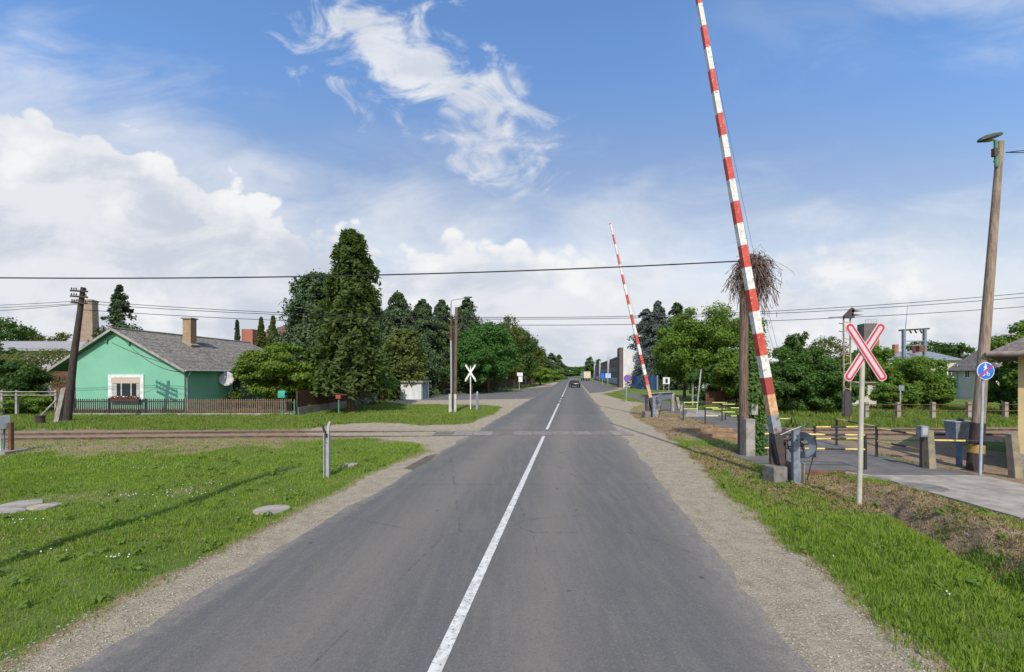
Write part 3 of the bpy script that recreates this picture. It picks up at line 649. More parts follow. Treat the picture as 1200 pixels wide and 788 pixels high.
def trunk_mb(r, h, rad, limbs, lean=(0, 0)):
    mb = MB(); n = 7; pts = []; rr = []
    for i in range(n + 1):
        t_ = i / n; pts.append((lean[0] * t_ + 0.06 * rad * math.sin(5 * t_), lean[1] * t_, h * t_ - 0.1)); rr.append(rad * (1.25 if i == 0 else 1) * (1 - 0.62 * t_))
    mb.tube(pts, rr, 10)
    for L in limbs:
        zb = min(h * 0.92, max(h * 0.35, L[2] * 0.55)); b0 = Vector((lean[0] * zb / h, lean[1] * zb / h, zb)); e = Vector(L)
        mid = b0.lerp(e, 0.5) + Vector((0, 0, 0.12 * (e - b0).length)); mb.tube([b0, mid, e], [rad * 0.42, rad * 0.26, rad * 0.1], 6)
    return mb
def place(o_, x, y, z=0): o_.location = (x, y, z)
TREES = 0
def broad_tree(name, x, y, h, w, z0, label, m='deep', n_leaf=9000, leaf=0.28, lobes=26, lobe=0.36, depth=None, trunk=0.18, seed=1, cat='tree', group=None, flat=0.8):
    r = np.random.default_rng(seed); t_ = thing(name, (x, y, 0), label, cat, group)
    n_leaf = int(n_leaf * 1.75); leaf *= .72; lobes = int(lobes * 1.9); lobe *= .74
    Q, L, lr = crown_lobes(r, h - z0, w / 2, (depth or w) / 2, z0, lobes, n_leaf, leaf, lobe, flat=flat)
    quads_mesh('crown', Q, LEAF[m], t_, local=True)
    sel = sorted(L.tolist(), key=lambda p: p[2])[:: max(1, len(L) // 9)]
    mb = trunk_mb(r, z0 + (h - z0) * 0.6, trunk, sel); 
    o = mb.build('trunk', M['bark']); o.parent = t_
    return t_
def conifer(name, x, y, h, rad, z0, label, m='spruce', n_b=190, per=34, leaf=0.22, droop=0.35, up=0.0, power=0.9, trunk=0.16, seed=1, group=None, tipw=0.06, hang=0.0, aspect=1.6, thick=None):
    r = np.random.default_rng(seed); t_ = thing(name, (x, y, 0), label, 'tree', group)
    zb = z0 + (h - z0) * (r.random(n_b) ** 1.15) * 0.985
    th_ = r.random(n_b) * 2 * math.pi
    prof = np.clip(1 - (zb - z0) / (h - z0), 0, 1) ** power
    Lb = rad * (prof + tipw) * r.uniform(0.72, 1.12, n_b)
    ph_ = r.random(6) * 6.28; Lb = Lb * (1 + .16 * np.sin(3 * th_ + ph_[0] + zb * .8) + .13 * np.sin(5 * th_ + ph_[1] - zb * 1.7) + .10 * np.sin(zb * 3.1 + ph_[2] + th_))
    tt = r.random((n_b, per)) ** 0.7
    wgt = np.ones_like(tt)
    ax = np.cos(th_)[:, None]; ay = np.sin(th_)[:, None]; ll = Lb[:, None]
    side = r.normal(size=tt.shape) * (0.09 * ll * (1.05 - tt * 0.6) + 0.05)
    px_ = ax * ll * tt - ay * side; py_ = ay * ll * tt + ax * side
    pz = zb[:, None] + up * ll * tt - droop * ll * tt ** 1.6 - np.abs(side) * 0.3 + r.normal(size=tt.shape) * (.07 + .045 * ll) * (thick if thick is not None else 1) - hang * r.random(tt.shape) * ll
    C = np.stack([px_, py_, pz], -1).reshape(-1, 3); n = len(C)
    Nr = np.stack([ax * 0.5 + 0 * tt, ay * 0.5 + 0 * tt, 0.75 + 0 * tt], -1).reshape(-1, 3) + r.normal(size=(n, 3)) * 0.5
    Q = rot_quads(C, Nr, leaf * r.uniform(0.6, 1.25, n), aspect, r=r)
    quads_mesh('crown', Q, LEAF[m], t_, local=True)
    mb = MB(); mb.tube([(0, 0, -0.1), (0.02, 0, h * 0.5), (0, 0, h * 0.98)], [trunk * 1.15, trunk * 0.6, 0.02], 10)
    for i in range(0, n_b, 4):
        e = (math.cos(th_[i]) * Lb[i] * 0.85, math.sin(th_[i]) * Lb[i] * 0.85, zb[i] + (up - droop * 0.8) * Lb[i] * 0.85); mb.tube([(0, 0, zb[i]), e], [0.03, 0.008], 4)
    o = mb.build('trunk', M['bark']); o.parent = t_
    return t_

exec_order = []
# ------------------------------------------------------------------ houses
def window(parent, c, u, w, h, frame=M['white'], surround=0.14, depth=0.07, panes=2, blind=0.0, out=None, curtain=False):
    """window on a wall: c = centre on the wall face, u = unit along the wall, out = outward unit"""
    u = Vector(u); o_ = Vector(out); up = Vector((0, 0, 1)); c = Vector(c)
    fr = MB()
    def bar(a0, a1, b0, b1, d0, d1): fr_cur.prism([(a0, b0), (a1, b0), (a1, b1), (a0, b1)], c + o_ * d0, u, up, o_ * (d1 - d0))
    fr_cur = fr; s_ = surround
    bar(-w / 2 - s_, w / 2 + s_, h / 2, h / 2 + s_, 0.004, depth); bar(-w / 2 - s_, w / 2 + s_, -h / 2 - s_, -h / 2, 0.004, depth)
    bar(-w / 2 - s_, -w / 2, -h / 2, h / 2, 0.004, depth); bar(w / 2, w / 2 + s_, -h / 2, h / 2, 0.004, depth)
    f = fr.build('window', frame, parent)
    fr_cur = MB(); k = 0.05
    for i in range(panes + 1):
        xx = -w / 2 + w * i / panes; xx = min(max(xx, -w / 2 + k / 2), w / 2 - k / 2); bar(xx - k / 2, xx + k / 2, -h / 2, h / 2, 0.012, 0.04)
    for z_ in (-h / 2 + k / 2, h / 2 - k / 2): bar(-w / 2 + k, w / 2 - k, z_ - k / 2, z_ + k / 2, 0.014, 0.038)
    fr_cur.build('frame', frame, f)
    fr_cur = MB(); bar(-w / 2, w / 2, -h / 2, h / 2, 0.003, 0.008); fr_cur.build('pane', M['curtain'] if curtain == 'all' else M['glass'], f)
    if curtain is True:
        fr_cur = MB(); n = 9
        for side in (-1, 1):
            for i in range(3): 
                x0 = side * (w / 2 - 0.07 - i * 0.1); bar(x0 - 0.045, x0 + 0.045, -h / 2 + 0.06, h / 2 - 0.06, 0.0085, 0.0105)
        fr_cur.build('curtain', M['curtain'], f)
    if blind:
        fr_cur = MB(); bar(-w / 2 + 0.02, w / 2 - 0.02, h / 2 - blind, h / 2 - 0.02, 0.016, 0.045); fr_cur.build('blind', M['blind'], f)
    return f

# green house
HX = 0.073
hd = Vector((HX, 1, 0)).normalized(); hn = Vector((hd.y, -hd.x, 0))          # depth direction, outward normal of the right wall
Y0 = 29.5; LEN = 15.5
gh = thing('green_house', (-25.4, Y0 + 7, 0), 'mint green single-storey house with grey slate roof beside the tracks', 'house')
def hp(x, z, t_=0.0): return (x + HX * t_, Y0 + t_, z)
xl, xr, xa = -29.0, -21.78, -26.3; ze = 2.95; za = 5.62
sl_r = (za - 2.88) / (-21.55 - xa)
def rz(x): return za - abs(x - xa) * (sl_r if x > xa else (za - 2.88) / (xa + 30.5))
w = MB()
T = [0, LEN]
prof = [(xl, -0.2), (xr, -0.2), (xr, rz(xr) - 0.12), (xa, za - 0.12), (xl, rz(xl) - 0.12)]
A = [hp(a, z, 0) for a, z in prof]; B = [hp(a, z, LEN - 2.6) for a, z in prof]
w.add(A + B, [(0, 1, 2, 3, 4), (9, 8, 7, 6, 5)] + [(i, (i + 1) % 5, 5 + (i + 1) % 5, 5 + i) for i in range(5)])
w.add([hp(xl, -.2, LEN - 2.6), hp(xr, -.2, LEN - 2.6), hp(xr, -.2, LEN), hp(xl, -.2, LEN), hp(xl, 2.6, LEN - 2.6), hp(xr, 2.6, LEN - 2.6), hp(xr, 2.6, LEN), hp(xl, 2.6, LEN)], [(1, 2, 6, 5), (2, 3, 7, 6), (3, 0, 4, 7)])
w.build('wall', M['green_wall'], gh)
rf = MB(); ov = 0.35
for side, xe in ((1, -21.5), (-1, -30.5)):
    z_e = rz(xe)
    rf.add([hp(xa, za, -ov), hp(xe, z_e, -ov), hp(xe, z_e, LEN + ov), hp(xa, za, LEN - 2.2), hp(xa, za - 0.09, -ov), hp(xe, z_e - 0.09, -ov), hp(xe, z_e - 0.09, LEN + ov), hp(xa, za - 0.09, LEN - 2.2)],
           [(0, 1, 2, 3), (7, 6, 5, 4), (0, 4, 5, 1), (1, 5, 6, 2), (2, 6, 7, 3)])
rf.add([hp(xa, za, LEN - 2.2), hp(-21.5, rz(-21.5), LEN + ov), hp(-30.5, rz(-30.5), LEN + ov)], [(0, 1, 2)])
roof = rf.build('roof', M['slate'], gh)
rc = MB(); rc.cyl(hp(xa, za + 0.0, -ov - .03), hp(xa, za + 0.0, LEN - 2.2), 0.09, n=10); rc.build('ridge_cap', M['slate'], roof)
bb = MB()
for xe in (-21.5, -30.5):
    a_ = Vector(hp(xa, za + 0.02, -ov - 0.03)); e_ = Vector(hp(xe, rz(xe) + 0.02, -ov - 0.03)); dd = Vector((0, 0.04, 0)); dn = Vector((0, 0, -0.17))
    bb.add([a_, e_, e_ + dn, a_ + dn, a_ + dd, e_ + dd, e_ + dn + dd, a_ + dn + dd], [(0, 1, 2, 3), (7, 6, 5, 4), (0, 4, 5, 1), (1, 5, 6, 2), (2, 6, 7, 3), (3, 7, 4, 0)])
bb.build('bargeboard', mat('weathered_bargeboard', (0.36, 0.33, 0.29), (0.24, 0.21, 0.18), 4, 0.8), roof)
sf = MB()
for xe, xw in ((-21.5, xr), (-30.5, xl)):
    sf.add([hp(xw, rz(xw) - 0.13, -ov + .02), hp(xe, rz(xe) - 0.10, -ov + .02), hp(xe, rz(xe) - 0.10, LEN), hp(xw, rz(xw) - 0.13, LEN)], [(0, 1, 2, 3)])
    sf.add([hp(xa, za - 0.10, -ov + .02), hp(xe, rz(xe) - 0.10, -ov + .02), hp(xe, rz(xe) - 0.10, -.01), hp(xa, za - 0.10, -.01)], [(0, 1, 2, 3)])
sf.build('soffit', M['green_soffit'], roof)
for xx in (-26.9, -25.4): MB().box(hp(xx, rz(xx) - 0.45, -0.06), (0.13, 0.10, 0.22)).build('vent', M['green_soffit'], gh)
gt = MB(); gt.cyl(hp(-21.43, 2.82, -ov), hp(-21.43, 2.80, LEN), 0.06, n=8); gt.build('gutter', M['galv'], gh)
dp = MB(); dp.tube([hp(-21.43, 2.80, .1), hp(-21.55, 2.55, .12), hp(-21.70, 2.35, .15), hp(-21.70, 0.1, .15)], 0.05, 8); dp.build('downpipe', M['galv'], gh)
ch = MB(); cy = 4.5; cx = -24.7; ch.box((cx, Y0 + cy, 5.75), (0.62, 0.62, 2.1)); 
c_o = ch.build('chimney', M['brick_yellow'], roof)
MB().box((cx, Y0 + cy, 6.84), (0.80, 0.80, 0.09)).build('chimney_cap', M['concrete'], c_o)
MB().box((cx + .05, Y0 + cy, 4.9), (0.80, 0.80, 0.30), 0, 0, 0.54).build('flashing', M['slab'], c_o)
window(gh, (-25.62, Y0, 1.72), (1, 0, 0), 1.95, 1.28, surround=0.2, panes=3, blind=0.38, out=(0, -1, 0), curtain=True)
fb = MB(); fb.box((-25.62, Y0 - 0.2, 0.90), (2.0, 0.2, 0.16)); fo = fb.build('flower_box', M['brown_fence'], gh)
C = np.stack([rng.uniform(-26.6, -24.65, 500), Y0 - 0.2 + rng.normal(0, .08, 500), 1.0 + rng.uniform(-.06, .14, 500)], 1); quads_mesh('flowers', rot_quads(C, rng.normal(size=(500, 3)), 0.07), M['flower_red'], fo)
MB().tube(sag((-25.9, Y0 - .03, 5.0), (-21.9, Y0 - .03, 2.75), .55, 14), .012, 5).build('cable', M['dark_steel'], gh); MB().tube(sag((-26.6, Y0 - .03, 4.7), (-22.6, Y0 - .03, 3.2), .12, 10), .010, 5).build('cable', M['dark_steel'], gh)
# plinth in grey
pl = MB(); pl.b2((xl - .03, Y0 - .03, -.1), (xr, Y0 - 0.003, 0.35)); pl.build('plinth', M['concrete'], gh)
# side door + dish + awning
tD = 5.0; p = Vector(hp(xr, 0, tD)); 
dr = MB()
def sidebox(t0, t1, z0, z1, o0, o1, mb): 
    a0 = Vector(hp(xr, z0, t0)) + hn * o0; mb.prism([(0, 0), (t1 - t0, 0), (t1 - t0, z1 - z0), (0, z1 - z0)], a0, hd, (0, 0, 1), hn * (o1 - o0)); return mb
sidebox(4.3, 4.48, 0.2, 2.5, .004, .08, dr); sidebox(5.35, 5.53, 0.2, 2.5, .004, .08, dr); sidebox(4.48, 5.35, 2.32, 2.5, .004, .08, dr)
do = dr.build('door', mat('pale_green_trim', (0.42, 0.58, 0.46), None, 3), gh)
sidebox(4.48, 5.35, 0.2, 2.32, .004, .03, MB()).build('door_leaf', M['glass'], do); MB().sphere(tuple(Vector(hp(xr, 1.1, 4.6)) + hn * .06), 0.03).build('handle', M['galv'], do)
aw = MB(); a0 = Vector(hp(xr, 2.72, 4.2)); aw.add([a0, a0 + hd * 3.4, a0 + hd * 3.4 + hn * 1.3 + Vector((0, 0, -.25)), a0 + hn * 1.3 + Vector((0, 0, -.25))] + [a0 + Vector((0, 0, .03)), a0 + hd * 3.4 + Vector((0, 0, .03)), a0 + hd * 3.4 + hn * 1.3 + Vector((0, 0, -.22)), a0 + hn * 1.3 + Vector((0, 0, -.22))], [(0, 1, 2, 3), (7, 6, 5, 4), (0, 4, 5, 1), (1, 5, 6, 2), (2, 6, 7, 3), (3, 7, 4, 0)])
aw.build('awning', mat('pale_green_sheet', (0.30, 0.48, 0.36), None, 3, 0.5), gh)
dc = Vector(hp(xr, 2.25, 3.3)) + hn * 0.45; ax = Vector((0.45, -0.86, 0.25)).normalized()
uu = ax.cross(Vector((0, 0, 1))).normalized(); vvv = uu.cross(ax); P = [dc - ax * 0.12]; F = []; ns = 24
for ring, (rr, dp_) in enumerate(((0.18, -0.108), (0.36, -0.06), (0.52, 0.0))):
    for i in range(ns): a_ = 2 * math.pi * i / ns; P.append(dc + (uu * math.cos(a_) * 0.92 + vvv * math.sin(a_) * 1.05) * rr + ax * dp_)
for i in range(ns): F.append((0, 1 + i, 1 + (i + 1) % ns))
for k in range(2):
    for i in range(ns): F.append((1 + k * ns + i, 1 + (k + 1) * ns + i, 1 + (k + 1) * ns + (i + 1) % ns, 1 + k * ns + (i + 1) % ns))
dt = thing('satellite_dish', tuple(dc), 'pale grey satellite dish on the shaded side wall of the green house', 'satellite dish')
dm = MB(); dm.add(P, F, True); od = dm.build('dish', mat('dish_grey', (0.50, 0.49, 0.50), None, 3), dt); sm_ = od.modifiers.new('thick', 'SOLIDIFY'); sm_.thickness = 0.015
MB().tube([dc - vvv * 0.5, dc - vvv * 0.45 + ax * 0.35, dc + ax * 0.55], 0.012, 6).sphere(tuple(dc + ax * 0.55), 0.05).build('arm', M['galv'], dt)
MB().cyl(dc - ax * 0.1, dc - hn * 0.44, 0.025).build('bracket', M['galv'], dt)

# picket fence in front of the green house
pf = thing('picket_fence', (-20.6, 27.9, 0), 'long picket fence on a concrete plinth in front of the green house', 'fence')
MB().b2((-27.6, 27.8, -.1), (-13.75, 28.0, 0.14)).build('plinth', M['concrete'], pf)
dk = MB(); bw = MB(); x = -27.5
while x < -13.85:
    q_ = dk if x < -20.55 else bw
    q_.box((x, 27.86, 0.60 + random.uniform(-.01, .01)), (0.065, 0.022, 0.86 + random.uniform(-.02, .02))); x += 0.135
dk.build('pickets', M['dark_picket'], pf); bw.build('pickets', mat('worn_brown_pickets', (0.20, 0.135, 0.10), (0.14, 0.095, 0.07), 5, 0.85), pf)
for z_ in (0.32, 0.86):
    MB().b2((-27.55, 27.875, z_ - .03), (-20.55, 27.92, z_ + .03)).build('crossbar', M['dark_picket'], pf); MB().b2((-20.54, 27.875, z_ - .03), (-13.8, 27.92, z_ + .03)).build('crossbar', M['brown_fence'], pf)
for x in (-27.6, -25.4, -23.1, -20.55, -18.3, -16.0): MB().box((x, 27.96, 0.58), (0.07, 0.07, 0.95)).build('post', M['dark_steel'], pf)
# fence running back along the verge
sfn = thing('side_fence', (-13.2, 34.5, 0), 'dark brown slatted fence on a low wall behind the big cypress trunk', 'fence')
a_ = Vector((-13.7, 28.3, 0)); e_ = Vector((-12.7, 41.6, 0)); dv = (e_ - a_); L_ = dv.length; dv.normalize(); ang_ = math.atan2(dv.y, dv.x)
MB().box(tuple((a_ + e_) / 2 + Vector((0, 0, 0.2))), (L_, 0.18, 0.55), ang_).build('low_wall', M['concrete'], sfn)
sm_ = MB(); k = 0
while k < L_: q_ = a_ + dv * k; sm_.box((q_.x, q_.y, 1.0), (0.11, 0.025, 1.05), ang_); k += 0.14
sm_.build('slats', M['brown_fence'], sfn)
for k in np.linspace(0, L_, 6): q_ = a_ + dv * float(k); MB().box((q_.x, q_.y, 0.75), (0.1, 0.1, 1.5)).build('post', M['dark_picket'], sfn)
# green posts on the verge
for i, (px, py, h_, lab) in enumerate(((331, 488.5, 1.2, 'green post with a rounded green mailbox at the corner of the picket fence'), (345, 488.5, 1.05, 'thin green steel post at the end of the picket fence'), (397, 487, 1.05, 'thin green post carrying a small red box left of the cypress trunk'), (427, 481.5, 0.85, 'thin green post with a wire right of the cypress trunk'))):
    x0, y0 = G(px, py); t_ = thing('fence_post', (x0, y0, 0), lab, 'post'); MB().cyl((x0, y0, -.1), (x0, y0, h_), 0.045, n=8).build('post', M['green_metal'], t_)
    if i == 0: MB().box((x0, y0, h_ + .1), (0.42, 0.3, 0.28)).cyl((x0 - .21, y0, h_ + .24), (x0 + .21, y0, h_ + .24), 0.15, n=14).build('mailbox', mat('teal_box', (0.06, 0.32, 0.24), None, 3), t_)
    if i == 2: MB().box((x0, y0, h_ + .13), (0.3, 0.26, 0.26)).build('box', M['red_fence'], t_, .01); MB().box((x0 + .1, y0, h_ + .28), (0.85, 0.35, 0.03), 0, 0, .1).build('lid', M['brown_fence'], t_)
    if i == 3: MB().cyl((x0 - .9, y0, .7), (x0 + 1.9, y0 + .5, .78), 0.012, n=6).build('wire', M['galv'], t_)

def gable_house(name, x0, x1, y0, y1, ze, zr, label, wall, roofm, axis='x', ov=0.4, cat='house', hip=0.0):
    t_ = thing(name, ((x0 + x1) / 2, (y0 + y1) / 2, 0), label, cat)
    w = MB(); xm = (x0 + x1) / 2; ym = (y0 + y1) / 2
    if axis == 'x':       # ridge along x
        pr = [(y0, -.2), (y1, -.2), (y1, ze), (ym, zr - .1), (y0, ze)]; A = [(x0, a, z) for a, z in pr]; B = [(x1, a, z) for a, z in pr]
        k = (zr - ze) / (ym - y0); zo = ze - ov * k
        rr = [((x0 - ov, y0 - ov, zo), (x1 + ov, y0 - ov, zo), (x1 + ov - hip, ym, zr), (x0 - ov + hip, ym, zr)), ((x1 + ov, y1 + ov, zo), (x0 - ov, y1 + ov, zo), (x0 - ov + hip, ym, zr), (x1 + ov - hip, ym, zr))]
        if hip: pr2 = 1
    else:
        pr = [(x0, -.2), (x1, -.2), (x1, ze), (xm, zr - .1), (x0, ze)]; A = [(a, y0, z) for a, z in pr]; B = [(a, y1, z) for a, z in pr]
        k = (zr - ze) / (xm - x0); zo = ze - ov * k
        rr = [((x0 - ov, y1 + ov, zo), (x0 - ov, y0 - ov, zo), (xm, y0 - ov + hip, zr), (xm, y1 + ov - hip, zr)), ((x1 + ov, y0 - ov, zo), (x1 + ov, y1 + ov, zo), (xm, y1 + ov - hip, zr), (xm, y0 - ov + hip, zr))]
    if hip:
        w.b2((x0, y0, -.2), (x1, y1, ze))
    else: w.add(A + B, [(0, 1, 2, 3, 4), (9, 8, 7, 6, 5)] + [(i, (i + 1) % 5, 5 + (i + 1) % 5, 5 + i) for i in range(5)])
    w.build('wall', wall, t_)
    r_ = MB()
    for q_ in rr:
        q2 = [(a, b_, c_ - 0.12) for a, b_, c_ in q_]; r_.add(list(q_) + q2, [(0, 1, 2, 3), (7, 6, 5, 4), (0, 4, 5, 1), (1, 5, 6, 2), (2, 6, 7, 3), (3, 7, 4, 0)])
    if hip:
        if axis == 'x': ends = [((x0 - ov, y1 + ov, zo), (x0 - ov, y0 - ov, zo), (x0 - ov + hip, ym, zr)), ((x1 + ov, y0 - ov, zo), (x1 + ov, y1 + ov, zo), (x1 + ov - hip, ym, zr))]
        else: ends = [((x0 - ov, y0 - ov, zo), (x1 + ov, y0 - ov, zo), (xm, y0 - ov + hip, zr)), ((x1 + ov, y1 + ov, zo), (x0 - ov, y1 + ov, zo), (xm, y1 + ov - hip, zr))]
        for e in ends: r_.add(list(e), [(0, 1, 2)])
    r_.build('roof', roofm, t_)
    return t_
# grey building at the far left
lb = gable_house('grey_building', -60, -41.8, 43, 58, 5.0, 6.35, 'pale grey outbuilding with shallow sheet roof at the left edge', M['grey_wall'], M['tile_light'], 'x', cat='building')
MB().box((-38.6, 42.95, 1), (0.1, 0.1, 0.1))
MB().b2((-44.6, 42.93, 0), (-42.9, 42.99, 3.6)).build('door', mat('brown_door', (0.16, 0.07, 0.045), (0.11, 0.05, 0.035), 3, 0.8, stretch=(4, 4, .5)), lb)
for xx in (-52.5, -48.5): window(lb, (xx, 43, 2.6), (1, 0, 0), 1.1, 1.2, out=(0, -1, 0))
shed = gable_house('brick_shed', -31.6, -29.2, 31.5, 35, 1.75, 2.5, 'small red brick shed between the leaning timber pole and the green house', M['brick_red'], M['tile_red'], 'x', .15, 'shed')
MB().b2((-31.0, 31.44, 0), (-30.3, 31.49, 1.55)).build('door', M['brown_fence'], shed)
# tall brick chimney tower
bx = X(103, 70); bt = thing('brick_chimney_stack', (bx, 70, 0), 'tall tapering brick stack rising behind the green house roof', 'chimney')
MB().box((bx, 70, 6.9), (2.5, 2.5, 14.2), R(20), taper=0.72).build('shaft', M['brick_brown'], bt); MB().box((bx, 70, 14.1), (1.95, 1.95, 0.35), R(20)).build('crown', M['concrete'], bt)
MB().cyl((bx - .35, 68.45, 0), (bx - .2, 68.75, 13.9), 0.12, n=8).build('lightning_rod', M['galv'], bt)
# brown roofed house
rh = gable_house('red_roofed_house', X(262, 62), X(352, 62), 62, 74, 6.4, 10.1, 'two-storey house with brown red hipped roof behind the green house', M['cream_wall'], M['tile_red'], 'x', .5, hip=6.0)
cxx = X(291, 60.5); MB().b2((cxx - .75, 60.2, 0), (cxx + .75, 61.2, 8.7)).build('chimney', M['brick_red'], rh)
for xx in (-37, -33.5, -30.5): window(rh, (xx, 62, 4.6), (1, 0, 0), 1.2, 1.3, out=(0, -1, 0))
# white garden fence at the left edge
wf = thing('rail_fence', (-28.6, 27.5, 0), 'pale concrete posts with two thin rails at the left edge of the garden', 'fence')
posts = [(-40, 27.9), (-36, 27.9)] + [(X(px, 27.6), 27.6) for px in (3, 20, 66)]
for i, (x, y) in enumerate(posts): MB().box((x, y, .75), (0.13, 0.13, 1.7)).build('post', M['concrete'], wf)
for z_ in (1.5, 1.28): MB().cyl((-40, 27.55, z_), (X(66, 27.5), 27.5, z_), 0.03, n=8).build('rail', M['concrete'], wf)
MB().cyl((X(66, 27.4), 27.4, 1.0), (X(47, 27.0), 27.0, 0.0), 0.05, n=8).build('brace', M['concrete'], wf)

# ------------------------------------------------------------------ left road furniture
x0, y0 = G(78, 495)
up_ = thing('utility_pole', (x0, y0, 0), 'dark leaning timber telegraph pole with crossarms beside the green house', 'utility pole')
tx = X(97.5, y0); tz = Z(337, y0)
MB().tube([(x0, y0, -.2), (x0 + (tx - x0) * .4, y0, tz * .45), (tx, y0, tz)], [0.20, 0.165, 0.11], 12).build('pole', M['dark_pole'], up_)
MB().box((x0 - .25, y0 - .05, 0.85), (0.24, 0.2, 2.0), 0, 0, .22).build('stub', M['concrete'], up_)
ins_m = mat('white_insulator', (0.55, 0.55, 0.52), None, 3, 0.3)
for k, (dz_, hw) in enumerate(((0.22, 0.78), (0.52, 0.78), (0.85, 0.72))):
    zc = tz - dz_; 
    c_ = MB().box((tx - .12, y0 - .12, zc), (hw * 2, 0.09, 0.09), R(-22), 0, R(6)).build('crossarm', M['dark_pole'], up_)
    for q_ in (-0.9, -0.6, -0.3, 0.45, 0.85):
        xx = tx - .12 + q_ * hw * math.cos(R(22)); yy = y0 - .12 - q_ * hw * math.sin(R(22)); zz = zc - q_ * hw * math.sin(R(6))
        MB().cyl((xx, yy, zz), (xx, yy, zz + .13), 0.012, n=6).cyl((xx, yy, zz + .08), (xx, yy, zz + .17), 0.035, 0.02, n=8).build('insulator', M['dark_pole'], c_)
x1, y1 = G(47, 497); single(MB().cyl((x1, y1, -.1), (x1, y1, .38), 0.2, 0.19, n=14).cyl((x1, y1, .38), (x1, y1, .44), 0.22, n=14), 'timber_stump', M['dark_pole'], 'short black stump beside the foot of the leaning telegraph pole', 'stump')

# signal gear at left edge
x1, y1 = G(5, 531)
sg = thing('trackside_signal', (x1, y1, 0), 'small trackside signal with white plate on pale posts at the left edge', 'signal')
MB().box((x1 - .05, y1, 0.03), (0.95, 0.7, 0.12)).build('base', M['concrete'], sg, .01)
MB().cyl((x1 - .02, y1 - .1, 0.05), (x1 - .05, y1 - .1, .82), 0.028, n=8).build('post', M['white'], sg); MB().cyl((x1 - .14, y1 + .1, 0.05), (x1 - .11, y1 + .1, .82), 0.028, n=8).build('post', M['blue_post'], sg)
MB().box((x1 + .07, y1 - .12, 1.02), (0.06, 0.4, 0.42)).build('plate', M['white'], sg); MB().box((x1 - .1, y1 - .1, 0.98), (0.22, 0.2, 0.26)).build('lamp_box', M['sign_blue'], sg, .01); MB().sphere((x1 - .1, y1 - .21, .92), .045).build('lens', M['white'], sg)
MB().box((x1 + .20, y1 + .02, 0.5), (0.10, 0.10, 1.0)).build('post', M['rust'], sg)

# channel post near left
x1, y1 = G(383, 559)
cp = thing('barrier_rest_post', (x1, y1, 0), 'lone grey steel channel post standing in the near left grass', 'post')
c_ = MB(); c_.box((x1 - .058, y1, .55), (0.02, .10, 1.14)).box((x1 + .058, y1, .55), (0.02, .10, 1.14)).box((x1, y1 + .045, .55), (0.096, .012, 1.14)); c_.build('channel', M['galv'], cp)
MB().prism([(0, 0), (.05, 0), (.075, .26), (.105, .34), (.06, .36), (.02, .27)], (x1 - .01, y1, 1.05), (1, 0, 0), (0, 0, 1), (0, .03, 0)).build('fork', M['galv'], cp)
MB().prism([(0, 0), (-.05, 0), (-.105, .2), (-.075, .24), (-.02, .1)], (x1 - .015, y1 - .03, 1.08), (1, 0, 0), (0, 0, 1), (0, .03, 0)).build('fork', M['black'], cp)
MB().box((x1, y1 - .02, 1.07), (.09, .04, .05)).build('bracket', M['black'], cp)
for dx_, z_ in ((-.02, .86), (.02, .84)): MB().cyl((x1 + dx_, y1 + .035, z_), (x1 + dx_, y1 + .02, z_), .012, n=8).build('bolt', M['rust'], cp)

# street lamp on double pole left
x1, y1 = G(530.5, 482.8)
sl_ = thing('street_lamp', (x1, y1, 0), 'grey street lamp and timber pole strapped to concrete stubs at the left side road', 'street lamp')
for px in (527.6, 533.6): MB().box((X(px, y1), y1, .55), (0.17, .2, 1.35)).build('stub', mat('pale_stub', (0.50, 0.48, 0.44), (0.38, 0.36, 0.33), 4), sl_)
MB().tube([(X(532.2, y1), y1 + .1, -.1), (X(534.8, y1), y1 + .1, Z(360, y1))], [.15, .10], 10).build('timber_pole', M['timber_pole'], sl_)
xa_ = X(529.3, y1); xb_ = X(528.6, y1); zt = Z(352, y1)
MB().tube([(xa_, y1 - .05, 0), (xb_, y1 - .05, 4.9)], .065, 10).build('steel_pole', M['galv'], sl_); MB().tube([(xb_, y1 - .05, 4.9), (xb_, y1 - .05, 6.6)], .06, 8).build('sleeve', M['rust'], sl_)
MB().tube([(xb_, y1 - .05, 6.6), (xb_, y1 - .05, zt - .1), (xb_ + .1, y1 - .05, zt), (X(546, y1), y1 - .05, Z(349.6, y1))], .04, 8).build('arm', M['galv'], sl_)
MB().sphere((X(548.5, y1), y1 - .05, Z(348.8, y1)), .32, (1, .45, .22)).build('lamp_head', M['steel'], sl_)
MB().cyl((X(530.6, y1), y1 - .1, .2), (X(531.4, y1), y1 - .1, 5.6), .06, n=8).build('cable_duct', M['black'], sl_)
# white crossbuck (seen from the back)
def cross_arm(c, L, w, a, th_, tip=0.07):
    h = L / 2; poly = [(-h + tip, -w / 2), (h - tip, -w / 2), (h, -w / 2 + tip * .8), (h, w / 2 - tip * .8), (h - tip, w / 2), (-h + tip, w / 2), (-h, w / 2 - tip * .8), (-h, -w / 2 + tip * .8)]
    return MB().prism(poly, c, (math.cos(a), 0, math.sin(a)), (-math.sin(a), 0, math.cos(a)), (0, th_, 0))
x1, y1 = G(551.4, 480)
cb_ = thing('crossbuck', (x1, y1, 0), 'white back of a railway crossbuck on a thin post beside the left side road', 'sign')
MB().cyl((x1, y1, -.1), (x1, y1, 3.2), .04, n=8).build('post', M['white'], cb_)
for a in (R(57), R(123)): cross_arm((x1, y1 - .05 - (.02 if a > 1.5 else 0), 2.72), 1.35, .13, a, .015).build('arm', M['white'], cb_)
for s_ in (-1, 1): cross_arm((x1 + s_ * .27, y1 - .02, 2.25), .5, .11, R(90 + s_ * 33), .015).build('half_arm', M['white'], cb_)
